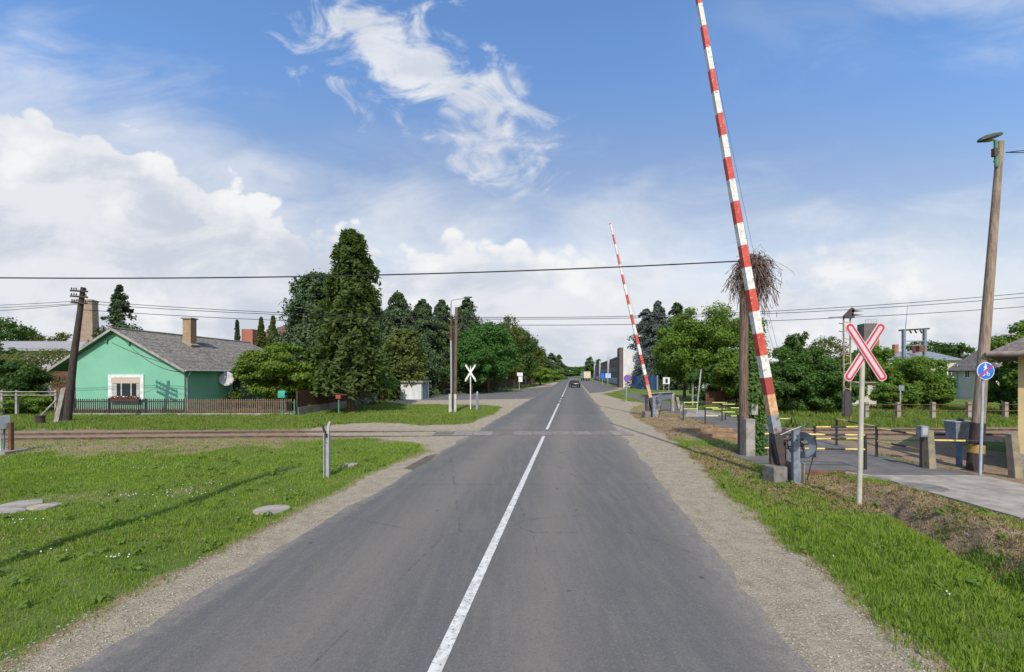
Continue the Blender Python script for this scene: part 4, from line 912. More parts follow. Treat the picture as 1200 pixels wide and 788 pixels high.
x1, y1 = G(559, 480.5); c2_ = thing('barrier_rest_post', (x1, y1, 0), 'short grey steel post right of the white crossbuck', 'post'); MB().box((x1, y1, .6), (.2, .14, 1.25)).build('channel', M['steel'], c2_, .01); MB().box((x1 + .02, y1, 1.27), (.1, .08, .12)).build('fork', M['galv'], c2_)

# transformer box
bxm = mat('painted_kiosk', (0.66, 0.66, 0.64), (0.50, 0.50, 0.485), .9, .7, stretch=(2, 2, .5))
x1, y1 = G(482.5, 468.4); k_ = thing('utility_kiosk', (x1, y1 + .8, 0), 'white walk-in utility kiosk with flat concrete roof at the left side road', 'kiosk')
rot = R(-8)
def kb(dx_, dy_, z, sx_, sy_, sz_, nm, mm, par=None): 
    v_ = Matrix.Rotation(rot, 3, 'Z') @ Vector((dx_, dy_, 0)); return MB().box((x1 + v_.x, y1 + .9 + v_.y, z), (sx_, sy_, sz_), rot).build(nm, mm, par or k_)
kb(0, 0.4, .82, 2.2, 2.4, 1.85, 'body', bxm); kb(.02, 0.4, 1.81, 2.6, 2.8, .16, 'roof', M['slab']); 
kb(1.115, -.1, .85, .03, .8, 1.6, 'door', M['steel']); kb(1.115, .85, .85, .03, .8, 1.6, 'door', M['steel'])

# red pillar fence and brown fence beyond the side road
rfn = thing('red_fence', (X(520, 60), 60, 0), 'dark fence with red pillars on the far side of the side road', 'fence')
pts = [G(442, 470.5), G(453, 468.5), G(463.5, 467)]
a_ = Vector((*G(500, 464.5), 0)); e_ = Vector((*G(548, 457.5), 0)); n = 7
for i in range(n):
    q_ = a_.lerp(e_, i / (n - 1)); MB().box((q_.x, q_.y, .75), (.5, .4, 1.6)).build('pillar', M['red_fence'], rfn)
    if i < n - 1:
        q2 = a_.lerp(e_, (i + 1) / (n - 1)); mid = (q_ + q2) / 2; d_ = q2 - q_; MB().box((mid.x, mid.y + .05, .78), (d_.length - .5, .06, 1.2), math.atan2(d_.y, d_.x)).build('panel', M['brown_fence'], rfn)
rf2 = thing('red_gate', (*G(452, 469), 0), 'red slatted gate between the kiosk and the brown garden fence', 'gate')
for px, py in ((447, 469.6), (465.5, 467.6)): q_ = G(px, py); MB().box((q_[0], q_[1], .95), (.28, .28, 2.0)).build('post', M['red_fence'], rf2)
q1 = Vector((*G(447, 469.6), 0)); q2 = Vector((*G(465.5, 467.6), 0)); d_ = q2 - q1
for z_ in np.arange(.4, 1.75, .17): MB().box((*((q1 + q2) / 2)[:2], float(z_)), (d_.length - .2, .03, .11), math.atan2(d_.y, d_.x)).build('board', M['red_fence'], rf2)
bf = thing('brown_fence', (*G(575, 455.5), 0), 'long dark brown fence under the trees beyond the side road', 'fence')
a_ = Vector((*G(549, 457.4), 0)); e_ = Vector((*G(628, 449.5), 0)); d_ = e_ - a_; a2 = math.atan2(d_.y, d_.x)
MB().box((*((a_ + e_) / 2)[:2], .8), (d_.length, .08, 1.7), a2).build('panel', M['brown_fence'], bf)
for i in range(12): q_ = a_.lerp(e_, i / 11); MB().box((q_.x, q_.y, .9), (.2, .2, 1.95), a2).build('post', M['brown_wall'], bf)

# ------------------------------------------------------------------ barriers
def barrier(name, bx, by, px_top, py_top, py_pivot, px_pivot, r0, r1, label, bands, flip=1):
    t_ = thing(name, (bx, by, 0), label, 'level crossing barrier', 'raised red and white level crossing barriers')
    top = Vector((X(px_top, by), by, Z(py_top, by))); piv = Vector((X(px_pivot, by), by, Z(py_pivot, by)))
    L = (top - piv).length; d = (top - piv).normalized()
    bm_ = bands; mb = MB(); mats = [M['boom_white'], M['boom_red'], M['boom_dull_red'], M['boom_orange'], M['boom_grey']]
    z = 0.0; 
    for (ln, mi) in bm_:
        if z >= L: break
        z2 = min(L, z + ln); mb.cur = mi
        ra = r0 + (r1 - r0) * z / L; rb = r0 + (r1 - r0) * z2 / L
        mb.cyl(piv + d * z, piv + d * z2, ra, rb, sq=True, cap=False); z = z2
    mb.cur = 0; mb.cyl(top, top + d * .02, r1, sq=True)
    boom = mb.build('boom', mats, t_)
    # thin stay wires along the boom
    sd = Vector((1, 0, 0)); w_ = MB()
    for q_, o_ in ((0.62, .16), (0.85, .24)):
        w_.tube([piv + Vector((flip * .45, -.12, .1)), piv + d * L * q_ * .5 + sd * o_ * flip, piv + d * L * q_ + sd * .1 * flip], .0035, 4)
    w_.build('stay_wire', M['wire'], boom)
    # lower arm to the pivot
    low = piv - d * 0.75
    mb = MB(); mb.cyl(low, piv, r0 * .7, r0 * 1.0, sq=True); mb.build('counter_arm', M['dark_steel'], boom)
    # frame: two channel posts
    for k, (ox, oy) in enumerate(((.17, -.14), (.05, .20), (-.17, .2))):
        c_ = MB(); xx = bx + ox * flip; yy = by + oy
        c_.box((xx - .07, yy, .60), (.015, .10, 1.3)).box((xx + .07, yy, .60), (.015, .10, 1.3)).box((xx, yy - .045, .60), (.126, .012, 1.3)); c_.build('frame_post', M['steel'] if k == 0 else M['dark_steel'], t_)
        if k == 0:
            for zz in (1.0, 1.12): MB().cyl((xx, yy - .06, zz), (xx, yy - .045, zz), .018, n=8).build('bolt', M['dark_steel'], t_)
    MB().cyl((bx - .2 * flip, by, 1.0), (bx + .45 * flip, by, 1.0), .035, n=10).build('axle', M['dark_steel'], t_)
    MB().box((bx - .22 * flip, by + .05, .15), (.36, .42, .40), R(8)).build('base_block', M['kerb_conc'], t_, .02)
    MB().box((bx + .33 * flip, by + .15, .17), (.25, .4, .5), R(8)).build('base_block', M['concrete'], t_, .02)
    # weight wheel: thick three-quarter ring sector
    c0 = Vector((bx + .42 * flip, by + .02, .86)); ux = Vector((.66, -.75, 0)).normalized(); ro, ri = .31, .17; n = 26; P = []
    a0, a1 = R(-150), R(120)
    nn = ux.cross(Vector((0, 0, 1))) * .06
    poly = [(math.cos(a0 + (a1 - a0) * i / n) * ro, math.sin(a0 + (a1 - a0) * i / n) * ro) for i in range(n + 1)] + [(math.cos(a1 + (a0 - a1) * i / n) * ri, math.sin(a1 + (a0 - a1) * i / n) * ri) for i in range(n + 1)]
    wh = MB().prism(poly, c0 - nn / 2, ux, (0, 0, 1), nn).build('weight_wheel', M['steel'], t_)
    rim = MB(); rim.tube([c0 + ux * math.cos(a) * .31 + Vector((0, 0, math.sin(a) * .31)) for a in [2 * math.pi * i / 28 for i in range(29)]], .016, 6); rim.build('rim', M['dark_steel'], wh)
    sp_ = MB()
    for a in (0.3, 1.9, 3.4, 5.0): sp_.cyl(c0, c0 + ux * math.cos(a) * .3 + Vector((0, 0, math.sin(a) * .3)), .018, n=6)
    sp_.sphere(tuple(c0), .06); sp_.build('hub', M['dark_steel'], wh)
    MB().tube([c0 + ux * .27 + Vector((0, 0, -.12)), c0 + ux * .2 + Vector((0, 0, -.45)), c0 + ux * .12 + Vector((0, 0, -.84))], .013, 6).build('chain', M['black'], t_)
    MB().tube([piv + Vector((.05 * flip, -.1, -.05)), piv + Vector((.3 * flip, -.15, .08)), piv + Vector((.62 * flip, -.2, .22))], .014, 6).build('lever', M['galv'], t_)
    return t_
bands = [(.45, 4), (.5, 3), (.42, 2)] + [(.545, k % 2) for k in range(40)]
barrier('level_crossing_barrier', 6.68, 10.86, 816.5, -12, 507, 909, .100, .050, 'tall red and white barrier boom standing raised at the near right verge', bands)
bands2 = [(.8, 3)] + [(.62, 1 - k % 2) for k in range(40)]
b2_ = barrier('level_crossing_barrier', 8.35, 26.8, 715.2, 262, 466, 762, .095, .042, 'red and white barrier boom standing raised beyond the tracks right of the road', bands2)
MB().b2((X(759, 27.3), 27.3, .15), (X(760.5, 27.3), 27.34, .2)).build('plate', M['steel'], b2_)
# grey sheet hurdle beside far barrier
x1 = X(760, 28.4); x2 = X(788, 31)
sh = thing('sheet_hurdle', ((x1 + x2) / 2, 29.8, 0), 'grey sheet metal hurdle between the far barrier and a concrete post', 'barrier')
q1 = Vector((x1, 28.4, 0)); q2 = Vector((x2, 31, 0)); d_ = q2 - q1; a2 = math.atan2(d_.y, d_.x); mid = (q1 + q2) / 2
MB().box((mid.x, mid.y, 1.08), (d_.length, .04, .45), a2).build('sheet', M['steel'], sh); MB().box((mid.x, mid.y, 1.34), (d_.length, .25, .03), a2).build('cap', M['galv'], sh)
MB().box((q2.x, q2.y, .6), (.2, .2, 1.4)).build('post', M['concrete'], sh); MB().box((q1.x, q1.y, .6), (.12, .12, 1.3)).build('post', M['steel'], sh)
for (px, py, h_, ln, lab) in ((795, 481, .95, -.2, 'leaning weathered concrete post beside the grey sheet hurdle'), (799, 482, .6, .25, 'short tilted concrete stump right of the leaning post')):
    x1, y1 = G(px, py); single(MB().box((x1, y1, h_ / 2 - .05), (.2, .2, h_ + .1), 0, 0, ln, .85), 'concrete_post', M['concrete'], lab, 'post', 'old concrete posts beyond the tracks')

# ------------------------------------------------------------------ old twin pole with dead vine
x1, y1 = G(876.5, 534)
vp = thing('utility_pole', (x1, y1, 0), 'old timber pole strapped to a concrete stub and topped by a clump of dead vine', 'utility pole')
MB().box((x1, y1 - .06, .55), (.29, .22, 1.25)).build('stub', M['concrete'], vp, .01)
MB().box((X(868, y1 + .1), y1 + .1, .6), (.12, .16, 1.3)).build('stub', M['dark_steel'], vp)
MB().tube([(x1 - .04, y1 + .15, -.1), (X(874.5, y1), y1 + .15, 3), (X(875, y1), y1 + .15, Z(300, y1))], [.15, .14, .125], 12).build('pole', M['timber_pole'], vp)
MB().tube([(X(887, y1), y1 + .3, -.1), (X(885, y1), y1 + .3, 3), (X(880, y1), y1 + .3, Z(305, y1))], [.09, .08, .07], 10).build('strut', M['dark_pole'], vp)
MB().box((X(884, y1), y1 + .05, Z(480, y1)), (.2, .16, .34)).build('junction_box', M['concrete'], vp)
for py in (314, 326): MB().cyl((X(880, y1), y1 - .02, Z(py, y1)), (X(884, y1), y1 - .02, Z(py, y1)), .05, n=10).build('insulator', ins_m, vp)
# dead vine strands
vm = thing('dead_vine', (X(880, y1), y1, Z(330, y1)), 'tangled clump of dry brown vine stems hanging at the pole top', 'vine')
r = np.random.default_rng(5); Q = []
cx_, cy_, cz_ = X(883, y1), y1 + .1, Z(312, y1)
for i in range(1300):
    a = r.random() * 2 * math.pi; rr = r.random() ** .6
    p = np.array([cx_ + math.cos(a) * rr * .27, cy_ + math.sin(a) * rr * .26, cz_ + (r.uniform(.0, .42) if i % 3 else r.uniform(-.9, .3)) * (1 - rr * .5)])
    v_ = np.array([math.cos(a) * .042, math.sin(a) * .042, .04 + r.normal() * .04]); wd = r.uniform(.005, .011)
    for k in range(r.integers(5, 12)):
        v_ = v_ * .84 + r.normal(size=3) * .022 + np.array([0, 0, -.026]); p2 = p + v_
        s_ = np.cross(v_, r.normal(size=3)); s_ = s_ / (np.linalg.norm(s_) + 1e-9) * wd
        Q.append([p - s_, p + s_, p2 + s_, p2 - s_]); p = p2
quads_mesh('stems', np.array(Q), LEAF['twig'], vm)
# ivy on the pole
iv = thing('ivy', (x1 + .3, y1 + .2, 0), 'green ivy climbing the old timber pole from its foot', 'climbing plant')
n = 5200; zz = r.random(n) ** 1.35 * 4.3; a = r.random(n) * 2 * math.pi; rad = .14 + .28 * r.random(n) * np.clip(1.1 - zz / 5, .2, 1) + .06 * np.sin(zz * 5 + a)
C = np.stack([x1 + .30 - .02 * zz + np.cos(a) * rad * 1.05, y1 + .25 + np.sin(a) * rad, zz], 1)
quads_mesh('foliage', rot_quads(C, np.stack([np.cos(a), np.sin(a), .3 + 0 * a], 1) + r.normal(size=(n, 3)) * .4, .085 * r.uniform(.6, 1.3, n), 1.1), LEAF['ivy'], iv)
MB().tube([(x1 + .3, y1 + .25, -.05), (x1 + .25, y1 + .2, 2), (x1 + .15, y1 + .2, 4)], [.03, .025, .01], 6).build('stem', M['bark'], iv)

# ------------------------------------------------------------------ crossbuck right (near)
x1, y1 = G(1006.5, 591)
cbk = thing('crossbuck', (x1, y1, 0), 'red bordered railway crossbuck on a pale pole in the near right verge', 'sign')
tpx = X(1011, y1); zc = Z(413, y1)
MB().cyl((x1, y1, -.15), (tpx, y1, zc + .1), .046, .044, n=14).build('post', mat('cream_post', (0.50, 0.47, 0.37), (0.40, 0.38, 0.31), 5, .6, metal=.1), cbk)
for i, a in enumerate((R(57), R(123))):
    yo = y1 - .055 - (.03 if i else 0)
    A_ = cross_arm((tpx, yo, zc), 1.33, .175, a, .014, .05).build('arm', M['sign_white'], cbk)
    cross_arm((tpx, yo - .003, zc), 1.30, .150, a, .0025, .045).build('border', M['sign_red'], A_)
    cross_arm((tpx, yo - .006, zc), 1.22, .075, a, .0025, .03).build('face', mat('sign_pinkish_white', (0.62, 0.50, 0.52), (0.56, 0.43, 0.45), 7, .45), A_)
for z_ in (zc, zc - .12): MB().cyl((tpx - .05, y1 - .01, z_), (tpx + .05, y1 - .01, z_), .05, n=10).build('clamp', M['galv'], cbk)

# ------------------------------------------------------------------ footpath railings
def rail_fence(name, P0, P1, zs, posts, label, ym='yellow', seg=.55, dark='black', r_=.027, z_end=None):
    t_ = thing(name, ((P0[0] + P1[0]) / 2, (P0[1] + P1[1]) / 2, 0), label, 'railing', 'yellow and black footpath railings')
    a = Vector((*P0, 0)); e = Vector((*P1, 0)); L = (e - a).length
    n = max(2, round(L / seg))
    for z in zs:
        mb = MB()
        for i in range(n):
            mb.cur = i % 2; mb.cyl(a.lerp(e, i / n) + Vector((0, 0, z)), a.lerp(e, (i + 1) / n) + Vector((0, 0, z)), r_, n=8, cap=(i in (0, n - 1)))
        mb.build('rail', [M[ym], M[dark]], t_)
    for k in posts:
        q_ = a.lerp(e, k); MB().cyl((q_.x, q_.y, -.1), (q_.x, q_.y, max(zs) + .03), .035, n=10).build('post', M[dark], t_)
    return t_
rail_fence('railing', (7.0, 12.3), (9.6, 12.05), (.94, .55), (1.0,), 'railing across the footpath nearest the barrier weight wheel')
rail_fence('railing', (9.42, 13.8), (11.42, 13.9), (.95, .58), (0, 1), 'railing across the footpath behind the crossbuck post')
rail_fence('railing', (11.45, 14.0), (11.85, 16.2), (.95,), (1.0,), 'short railing slanting back toward the tracks beside the footpath', seg=.8)
rail_fence('railing', (11.42, 13.86), (11.4, 12.3), (.90, .50), (), 'railing running from the maze toward the square concrete post', seg=.6)
rail_fence('railing', (11.45, 12.2), (13.2, 11.95), (.78,), (), 'single railing between the two square concrete posts', seg=.8)
rail_fence('railing', (9.8, 25.4), (12.2, 25.2), (.97, .6), (0, .97), 'farthest railing beyond the tracks, left of the old pole', 'pale_yellow', .9)
rail_fence('railing', (10.06, 23.1), (12.0, 23.0), (.84, .42), (0,), 'low railing just beyond the tracks, left of the old pole', 'pale_yellow', .6)
rail_fence('railing', (11.6, 24.5), (13.6, 24.3), (.93, .5), (0,), 'railing beyond the tracks partly hidden by the old pole', 'pale_yellow', .7)
rail_fence('railing', (11.7, 21.8), (13.6, 21.6), (.42,), (1,), 'railing beyond the tracks seen behind the near boom', 'pale_yellow', .7)
def conc_post(px, py, w_, h_, tilt, lab, m_=None):
    x_, y_ = G(px, py); return single(MB().box((x_, y_, h_ / 2 - .05), (w_, w_ * .9, h_ + .1), 0, 0, tilt, .86), 'concrete_post', m_ or mat('mossy_concrete', (0.30, 0.25, 0.17), (0.19, 0.165, 0.12), 4, .95, bump=.012), lab, 'post', None, .012)
conc_post(1089, 549.5, .20, 1.06, -.05, 'square mossy concrete post carrying the small grey box')
conc_post(1188, 560.5, .20, 1.12, -.10, 'tilted mossy concrete post at the right edge below the yellow building')
conc_post(1081.5, 548.5, .12, .95, 0, 'dark slim steel post attached left of the square concrete post', M['dark_steel'])
x1, y1 = G(1079, 548.5); t_ = thing('control_box', (x1 - .05, y1 - .12, .92), 'small grey switch box fixed to the square concrete post', 'box'); MB().box((x1 - .07, y1 - .12, 1.03), (.2, .18, .3)).build('case', M['steel'], t_, .01); MB().box((x1 - .08, y1 - .215, 1.03), (.14, .012, .2)).build('door', M['galv'], t_)
x1, y1 = G(1124, 544)
t_ = thing('control_cabinet', (x1, y1, 0), 'grey flared control cabinet on a blue post left of the lamp pole', 'cabinet')
MB().box((x1, y1, .33), (.1, .1, .85)).build('leg', M['blue_post'], t_); MB().box((x1, y1, .98), (.46, .3, .48), taper=1.22).build('case', M['steel'], t_, .01); MB().box((x1, y1, 1.235), (.62, .42, .03)).build('lid', M['galv'], t_)
MB().sphere((x1 + .04, y1, 1.25), .09, (1, 1, .7)).build('cap', M['dark_steel'], t_)

# right lamp pole
x1, y1 = G(1142, 549)
lp = thing('street_lamp', (x1, y1, 0), 'leaning timber pole with dark lamp head at the right edge', 'street lamp')
tx = X(1172.5, y1); tz = Z(166, y1)
MB().tube([(x1, y1, -.2), (x1 + (tx - x1) * .33, y1, tz * .33), (x1 + (tx - x1) * .66, y1, tz * .66), (tx, y1, tz)], [.155, .122, .10, .075], 14).build('pole', M['pale_pole'], lp)
MB().tube([(x1 - .01, y1, -.1), (x1 + .1, y1, 1.25)], [.172, .158], 14).build('sleeve', M['dark_pole'], lp)
MB().cyl((x1 + .04, y1, .42), (x1 + .06, y1, .66), .180, .172, n=14).build('band', mat('rusty_yellow', (0.42, 0.27, 0.06), (0.25, 0.13, 0.04), 8, .8), lp)
bzx = X(1164.5, y1)
MB().tube([(bzx + .02, y1 - .05, Z(197, y1)), (bzx, y1 - .05, Z(166, y1))], .045, 10).build('bracket', M['green_metal'], lp); MB().box((bzx - .03, y1 - .05, Z(180, y1)), (.1, .09, .22)).build('fuse_box', M['dark_steel'], lp)
for py in (178, 190): MB().box((bzx + .07, y1 - .04, Z(py, y1)), (.22, .04, .04)).build('clamp', M['green_metal'], lp)
# lamp head: long tapered shell
hc = Vector((X(1157, y1), y1 - .05, Z(163, y1))); hdv = Vector((-1, -.25, -.36)).normalized(); P = []; rads = [(-.40, .05), (-.37, .095), (-.1, .125), (.14, .13), (.32, .09), (.42, .02)]
mb = MB(); k_n = 14; rows_ = []
sv = hdv.cross(Vector((0, 0, 1))).normalized(); uv_ = sv.cross(hdv)
for d_, rr in rads:
    for i in range(k_n): a = 2 * math.pi * i / k_n; P.append(hc + hdv * d_ + sv * math.cos(a) * rr * 1.15 + uv_ * math.sin(a) * rr * (.75 if math.sin(a) > 0 else .5))
mb.add(P, [(j * k_n + i, j * k_n + (i + 1) % k_n, (j + 1) * k_n + (i + 1) % k_n, (j + 1) * k_n + i) for j in range(5) for i in range(k_n)] + [tuple(range(k_n)), tuple(range(5 * k_n, 6 * k_n))], True)
hd_o = mb.build('lamp_head', M['lamp_shell'], lp)
MB().sphere(tuple(hc + hdv * .12 - uv_ * .035), .2, (1.05, .5, .25)).build('lens', M['lens'], hd_o)

# blue end-of-path sign
x1, y1 = G(1148.5, 557.5)
bs = thing('traffic_sign', (x1, y1, 0), 'round blue cycle and pedestrian sign with a red slash on a pale blue pole', 'sign')
sxx = X(1152.5, y1); zc = Z(435, y1)
MB().cyl((x1, y1, -.1), (sxx, y1, zc + .18), .032, .03, n=12).build('post', mat('pale_blue_post', (0.36, 0.42, 0.47), (0.28, 0.33, 0.38), 5, .5), bs)
def disc(x_, y_, z_, r_, th_, m_, par, nm, n=36): return MB().cyl((x_, y_, z_), (x_, y_ + th_, z_), r_, n=n).build(nm, m_, par)
face = disc(sxx, y1 - .055, zc, .222, .01, M['white'], bs, 'face'); disc(sxx, y1 - .058, zc, .205, .004, M['sign_blue'], face, 'field')
sy = y1 - .0605
pe = MB(); 
def pol(pts, dy_=0.0): pe.prism(pts, (sxx, sy - dy_, zc), (1, 0, 0), (0, 0, 1), (0, .003, 0))
# pedestrian in the upper half
pe.cyl((sxx - .01, sy, zc + .165), (sxx - .01, sy + .003, zc + .165), .02, n=12)
pol([(-.03, .14), (.015, .14), (.022, .085), (.05, .03), (.03, .02), (0, .07), (-.02, .03), (-.05, .0), (-.06, .015), (-.03, .06), (-.035, .1), (-.055, .085), (-.065, .095)])
# bicycle below
for cx2 in (-.06, .06):
    ring = [(cx2 + .038 * math.cos(a), -.085 + .038 * math.sin(a)) for a in np.linspace(0, 2 * math.pi, 17)] + [(cx2 + .026 * math.cos(a), -.085 + .026 * math.sin(a)) for a in np.linspace(2 * math.pi, 0, 17)]
    pol(ring)
pol([(-.06, -.088), (-.052, -.082), (-.02, -.04), (.03, -.04), (.055, -.085), (.063, -.082), (.04, -.03), (.055, -.015), (.045, -.01), (.028, -.03), (-.02, -.03), (-.03, -.02), (-.045, -.02), (-.03, -.035)])
pe.build('pictogram', M['white'], face)
cross_arm((sxx, y1 - .0645, zc), .43, .045, R(42), .003, .01).build('slash', M['sign_red'], face)

# signal mast (lattice)
x1, y1 = G(992.5, 498.5)
sm2 = thing('signal_mast', (x1, y1, 0), 'narrow lattice signal mast with arrow-shaped arms behind the crossbuck', 'signal mast')
zt = Z(372, y1); w_ = .17; lt = MB(); lt2 = MB()
for s_ in (-1, 1): lt.box((x1 + s_ * w_, y1, zt / 2), (.05, .06, zt))
k = 0; zz_ = .6
while zz_ < zt - .1: lt2.box((x1, y1, zz_), (w_ * 2 - .06, .035, .035), 0, 0, .25 if k % 2 else -.25); zz_ += .42; k += 1
lt.build('uprights', mat('mast_paint', (0.40, 0.35, 0.27), (0.25, 0.13, 0.08), 4, .7), sm2); lt2.build('lattice', mat('mast_yellow', (0.48, 0.38, 0.16), (0.3, 0.14, 0.07), 4, .7), sm2)
MB().box((x1 - .02, y1, 1.1), (.34, .2, 1.3)).build('housing', M['dark_steel'], sm2)
hz_ = zt
MB().b2((x1 - .2, y1 - .12, hz_ - .05), (x1 + .3, y1 + .12, hz_ + .06)).build('platform', M['dark_steel'], sm2)
MB().prism([(-.22, 0), (.3, 0), (.42, .42), (.28, .5), (.18, .42)], (x1, y1, hz_), (1, 0, 0), (0, 0, 1), (0, .08, 0)).build('head', M['dark_steel'], sm2)
for z_ in (.12, .32): MB().prism([(0, .06), (.62, 0), (0, -.07)], (x1 + .25, y1, hz_ + z_), (1, 0, 0), (0, 0, 1), (0, .03, 0)).build('arm', M['dark_steel'], sm2)
MB().prism([(0, .05), (-.72, .01), (-.72, -.03), (0, -.06)], (x1 - .2, y1, hz_), (1, 0, 0), (0, 0, 1), (0, .03, 0)).build('arm', M['steel'], sm2)
for k, z_ in enumerate((hz_ - .35, hz_ - .75)): MB().cyl((x1 - .2, y1 - .02, z_), (x1 - .42, y1 - .02, z_ + .05), .02, n=6).build('step', M['dark_steel'], sm2)

# wire fence behind the tracks on the right
wfn = thing('wire_fence', (22.0, 24.9, 0), 'low concrete post and pipe fence behind the right-hand tracks', 'fence')
for px in (1015, 1052, 1093, 1135, 1178, 1225): x_ = X(px, 24.8); MB().box((x_, 24.8, .48), (.2, .16, 1.1)).build('post', mat('fence_post_concrete', (0.36, 0.32, 0.24), (0.25, 0.2, 0.15), 4), wfn)
for z_ in (.9, .55): MB().cyl((X(1000, 24.7), 24.7, z_), (X(1260, 24.7), 24.7, z_), .018, n=6).build('rail', M['rust'], wfn)
x1, y1 = X(1055, 25.6), 25.6; t_ = thing('small_sign', (x1, y1, 0), 'small grey plate on a thin pale pole behind the right-hand tracks', 'sign'); MB().cyl((x1, y1, 0), (x1, y1, Z(458, y1)), .035, n=8).build('post', M['galv'], t_); MB().box((x1 + .02, y1 - .05, Z(455, y1)), (.32, .03, .3)).build('plate', M['steel'], t_)

# ------------------------------------------------------------------ right background buildings
wb = thing('white_wall', (X(1013, 34), 34, 0), 'blank cream gable end just behind the signal mast', 'building')
MB().b2((X(999, 34), 34, -.2), (X(1027, 34), 37, Z(449, 34))).build('wall', M['cream_wall'], wb); MB().b2((X(998, 34), 33.8, Z(449, 34)), (X(1028, 34), 37.2, Z(449, 34) + .08)).build('coping', M['slab'], wb)
bt2 = thing('brick_tower', (X(1016, 120), 120, 0), 'square dark brick tower with a railing on top far behind the crossbuck', 'tower')
tw = 3.6; xx = X(1015.5, 120); zt = Z(380, 120)
MB().box((xx, 120, zt / 2), (tw * .78, tw, zt), R(-14)).build('shaft', M['brick_dark'], bt2)
MB().box((xx + tw * .48, 120 - .3, zt / 2), (tw * .22, tw * 1.0, zt - .1), R(-14)).build('corner', M['brick_red'], bt2)
rl = MB()
for q_ in (-1.5, -.75, 0, .75, 1.5): rl.cyl((xx + q_, 118.5, zt), (xx + q_, 118.5, zt + 1.1), .06, n=6)
rl.cyl((xx - 1.6, 118.5, zt + 1.05), (xx + 1.6, 118.5, zt + 1.05), .05, n=6); rl.build('railing', M['galv'], bt2)
lbd = gable_house('long_building', X(1036, 78), X(1124, 78), 78, 90, Z(421, 78), Z(412, 84), 'long pale building with blue-grey sheet roof behind the garden trees', M['cream_wall'], M['sheet_blue'], 'x', .5, 'building')
for px in (1060, 1078, 1105, 1115): window(lbd, (X(px, 78), 78, 2.7), (1, 0, 0), 1.5, 1.3, out=(0, -1, 0), surround=.1)
for px in (1052, 1076): MB().box((X(px, 80), 80.5, Z(409, 80)), (.7, .6, 1.6)).build('chimney', M['brick_red'], lbd)
pt = thing('transformer_frame', (X(1072, 60), 60, 0), 'steel transformer frame of two uprights and crossbeams above the garden trees', 'power pylon')
xA, xB = X(1059, 60), X(1083.5, 60); zt = Z(386, 60)
for xx in (xA, xB): MB().box((xx, 60, zt / 2), (.32, .32, zt)).build('upright', M['steel'], pt)
MB().box(((xA + xB) / 2, 60, zt - .05), (xB - xA + 1.2, .25, .2), 0, 0, -.06).build('beam', M['dark_steel'], pt); MB().box(((xA + xB) / 2, 60, Z(400, 60)), (xB - xA, .2, .12)).build('beam', M['steel'], pt); MB().box(((xA + xB) / 2, 60, Z(405, 60)), (xB - xA, .2, .12)).build('beam', M['steel'], pt)
for q_ in (.25, .5, .75): xx = xA + (xB - xA) * q_; MB().cyl((xx, 59.9, zt - .15), (xx + .25, 59.9, zt - .55), .09, n=8).build('insulator', M['dark_steel'], pt)
MB().cyl((X(1061, 60), 60, zt), (X(1063.5, 60), 60, Z(358, 60)), .045, .02, n=6).build('aerial', M['steel'], pt)
MB().box((X(1077, 60), 59.8, Z(409, 60)), (.8, .6, .8)).build('transformer', M['rust'], pt)
hx0 = X(1118, 47.6)
wh2 = gable_house('cream_house', hx0, 60, 43.5, 47.6, Z(426, 45), Z(392, 45.5), 'small cream house with hipped brown roof behind the lamp pole', M['cream_wall'], M['slate_dark'], 'x', .5, hip=3.4)
window(wh2, (hx0, 46.2, Z(438.5, 46)), (0, -1, 0), .5, .75, out=(-1, 0, 0), surround=.05)
MB().cyl((hx0 - .06, 47.2, 0), (hx0 - .06, 47.2, Z(427, 47)), .05, n=8).build('downpipe', M['galv'], wh2)
# yellow building at right edge
fd = Vector((.65, -.76, 0)).normalized(); bd = Vector((.76, .65, 0)).normalized(); c0 = Vector((13.0, 12.1, 0)); up3 = Vector((0, 0, 1))
yb = thing('yellow_building', (13.7, 12.0, 0), 'yellow rendered building with overhanging slate roof cut by the right edge', 'building')
def yq(a, b_, z_): return c0 + fd * a + bd * b_ + up3 * z_
def ybox(a0, a1, b0, b1, z0, z1): return MB().add([yq(a0, b0, z0), yq(a1, b0, z0), yq(a1, b1, z0), yq(a0, b1, z0), yq(a0, b0, z1), yq(a1, b0, z1), yq(a1, b1, z1), yq(a0, b1, z1)], [(3, 2, 1, 0), (4, 5, 6, 7), (0, 1, 5, 4), (1, 2, 6, 5), (2, 3, 7, 6), (3, 0, 4, 7)])
ybox(.52, 8, .52, 7, -.1, 3.1).build('wall', M['yellow_wall'], yb); ybox(.50, 8.02, .50, 7.02, -.1, .45).build('plinth', M['concrete'], yb)
rr = MB(); e = [yq(0, 0, 3.2), yq(8.5, 0, 3.2), yq(8.5, 7.5, 3.2), yq(0, 7.5, 3.2)]; lo4 = [p_ - up3 * .12 for p_ in e]; rr.add(e + lo4 + [yq(3.2, 3.7, 5.3), yq(5.2, 3.7, 5.3)], [(0, 1, 9, 8), (1, 2, 9), (2, 3, 8, 9), (3, 0, 8), (7, 6, 5, 4), (0, 4, 5, 1), (1, 5, 6, 2), (2, 6, 7, 3), (3, 7, 4, 0)])
rr.build('roof', M['slate_dark'], yb); MB().cyl(yq(-.05, -.06, 3.14), yq(8.5, -.06, 3.1), .075, n=12).build('gutter', mat('old_gutter', (0.26, 0.22, 0.2), (0.18, 0.13, 0.11), 4, .6), yb)
window(yb, tuple(yq(3.5, .52, 1.7)), tuple(fd), 1.0, 1.2, out=tuple(-bd))

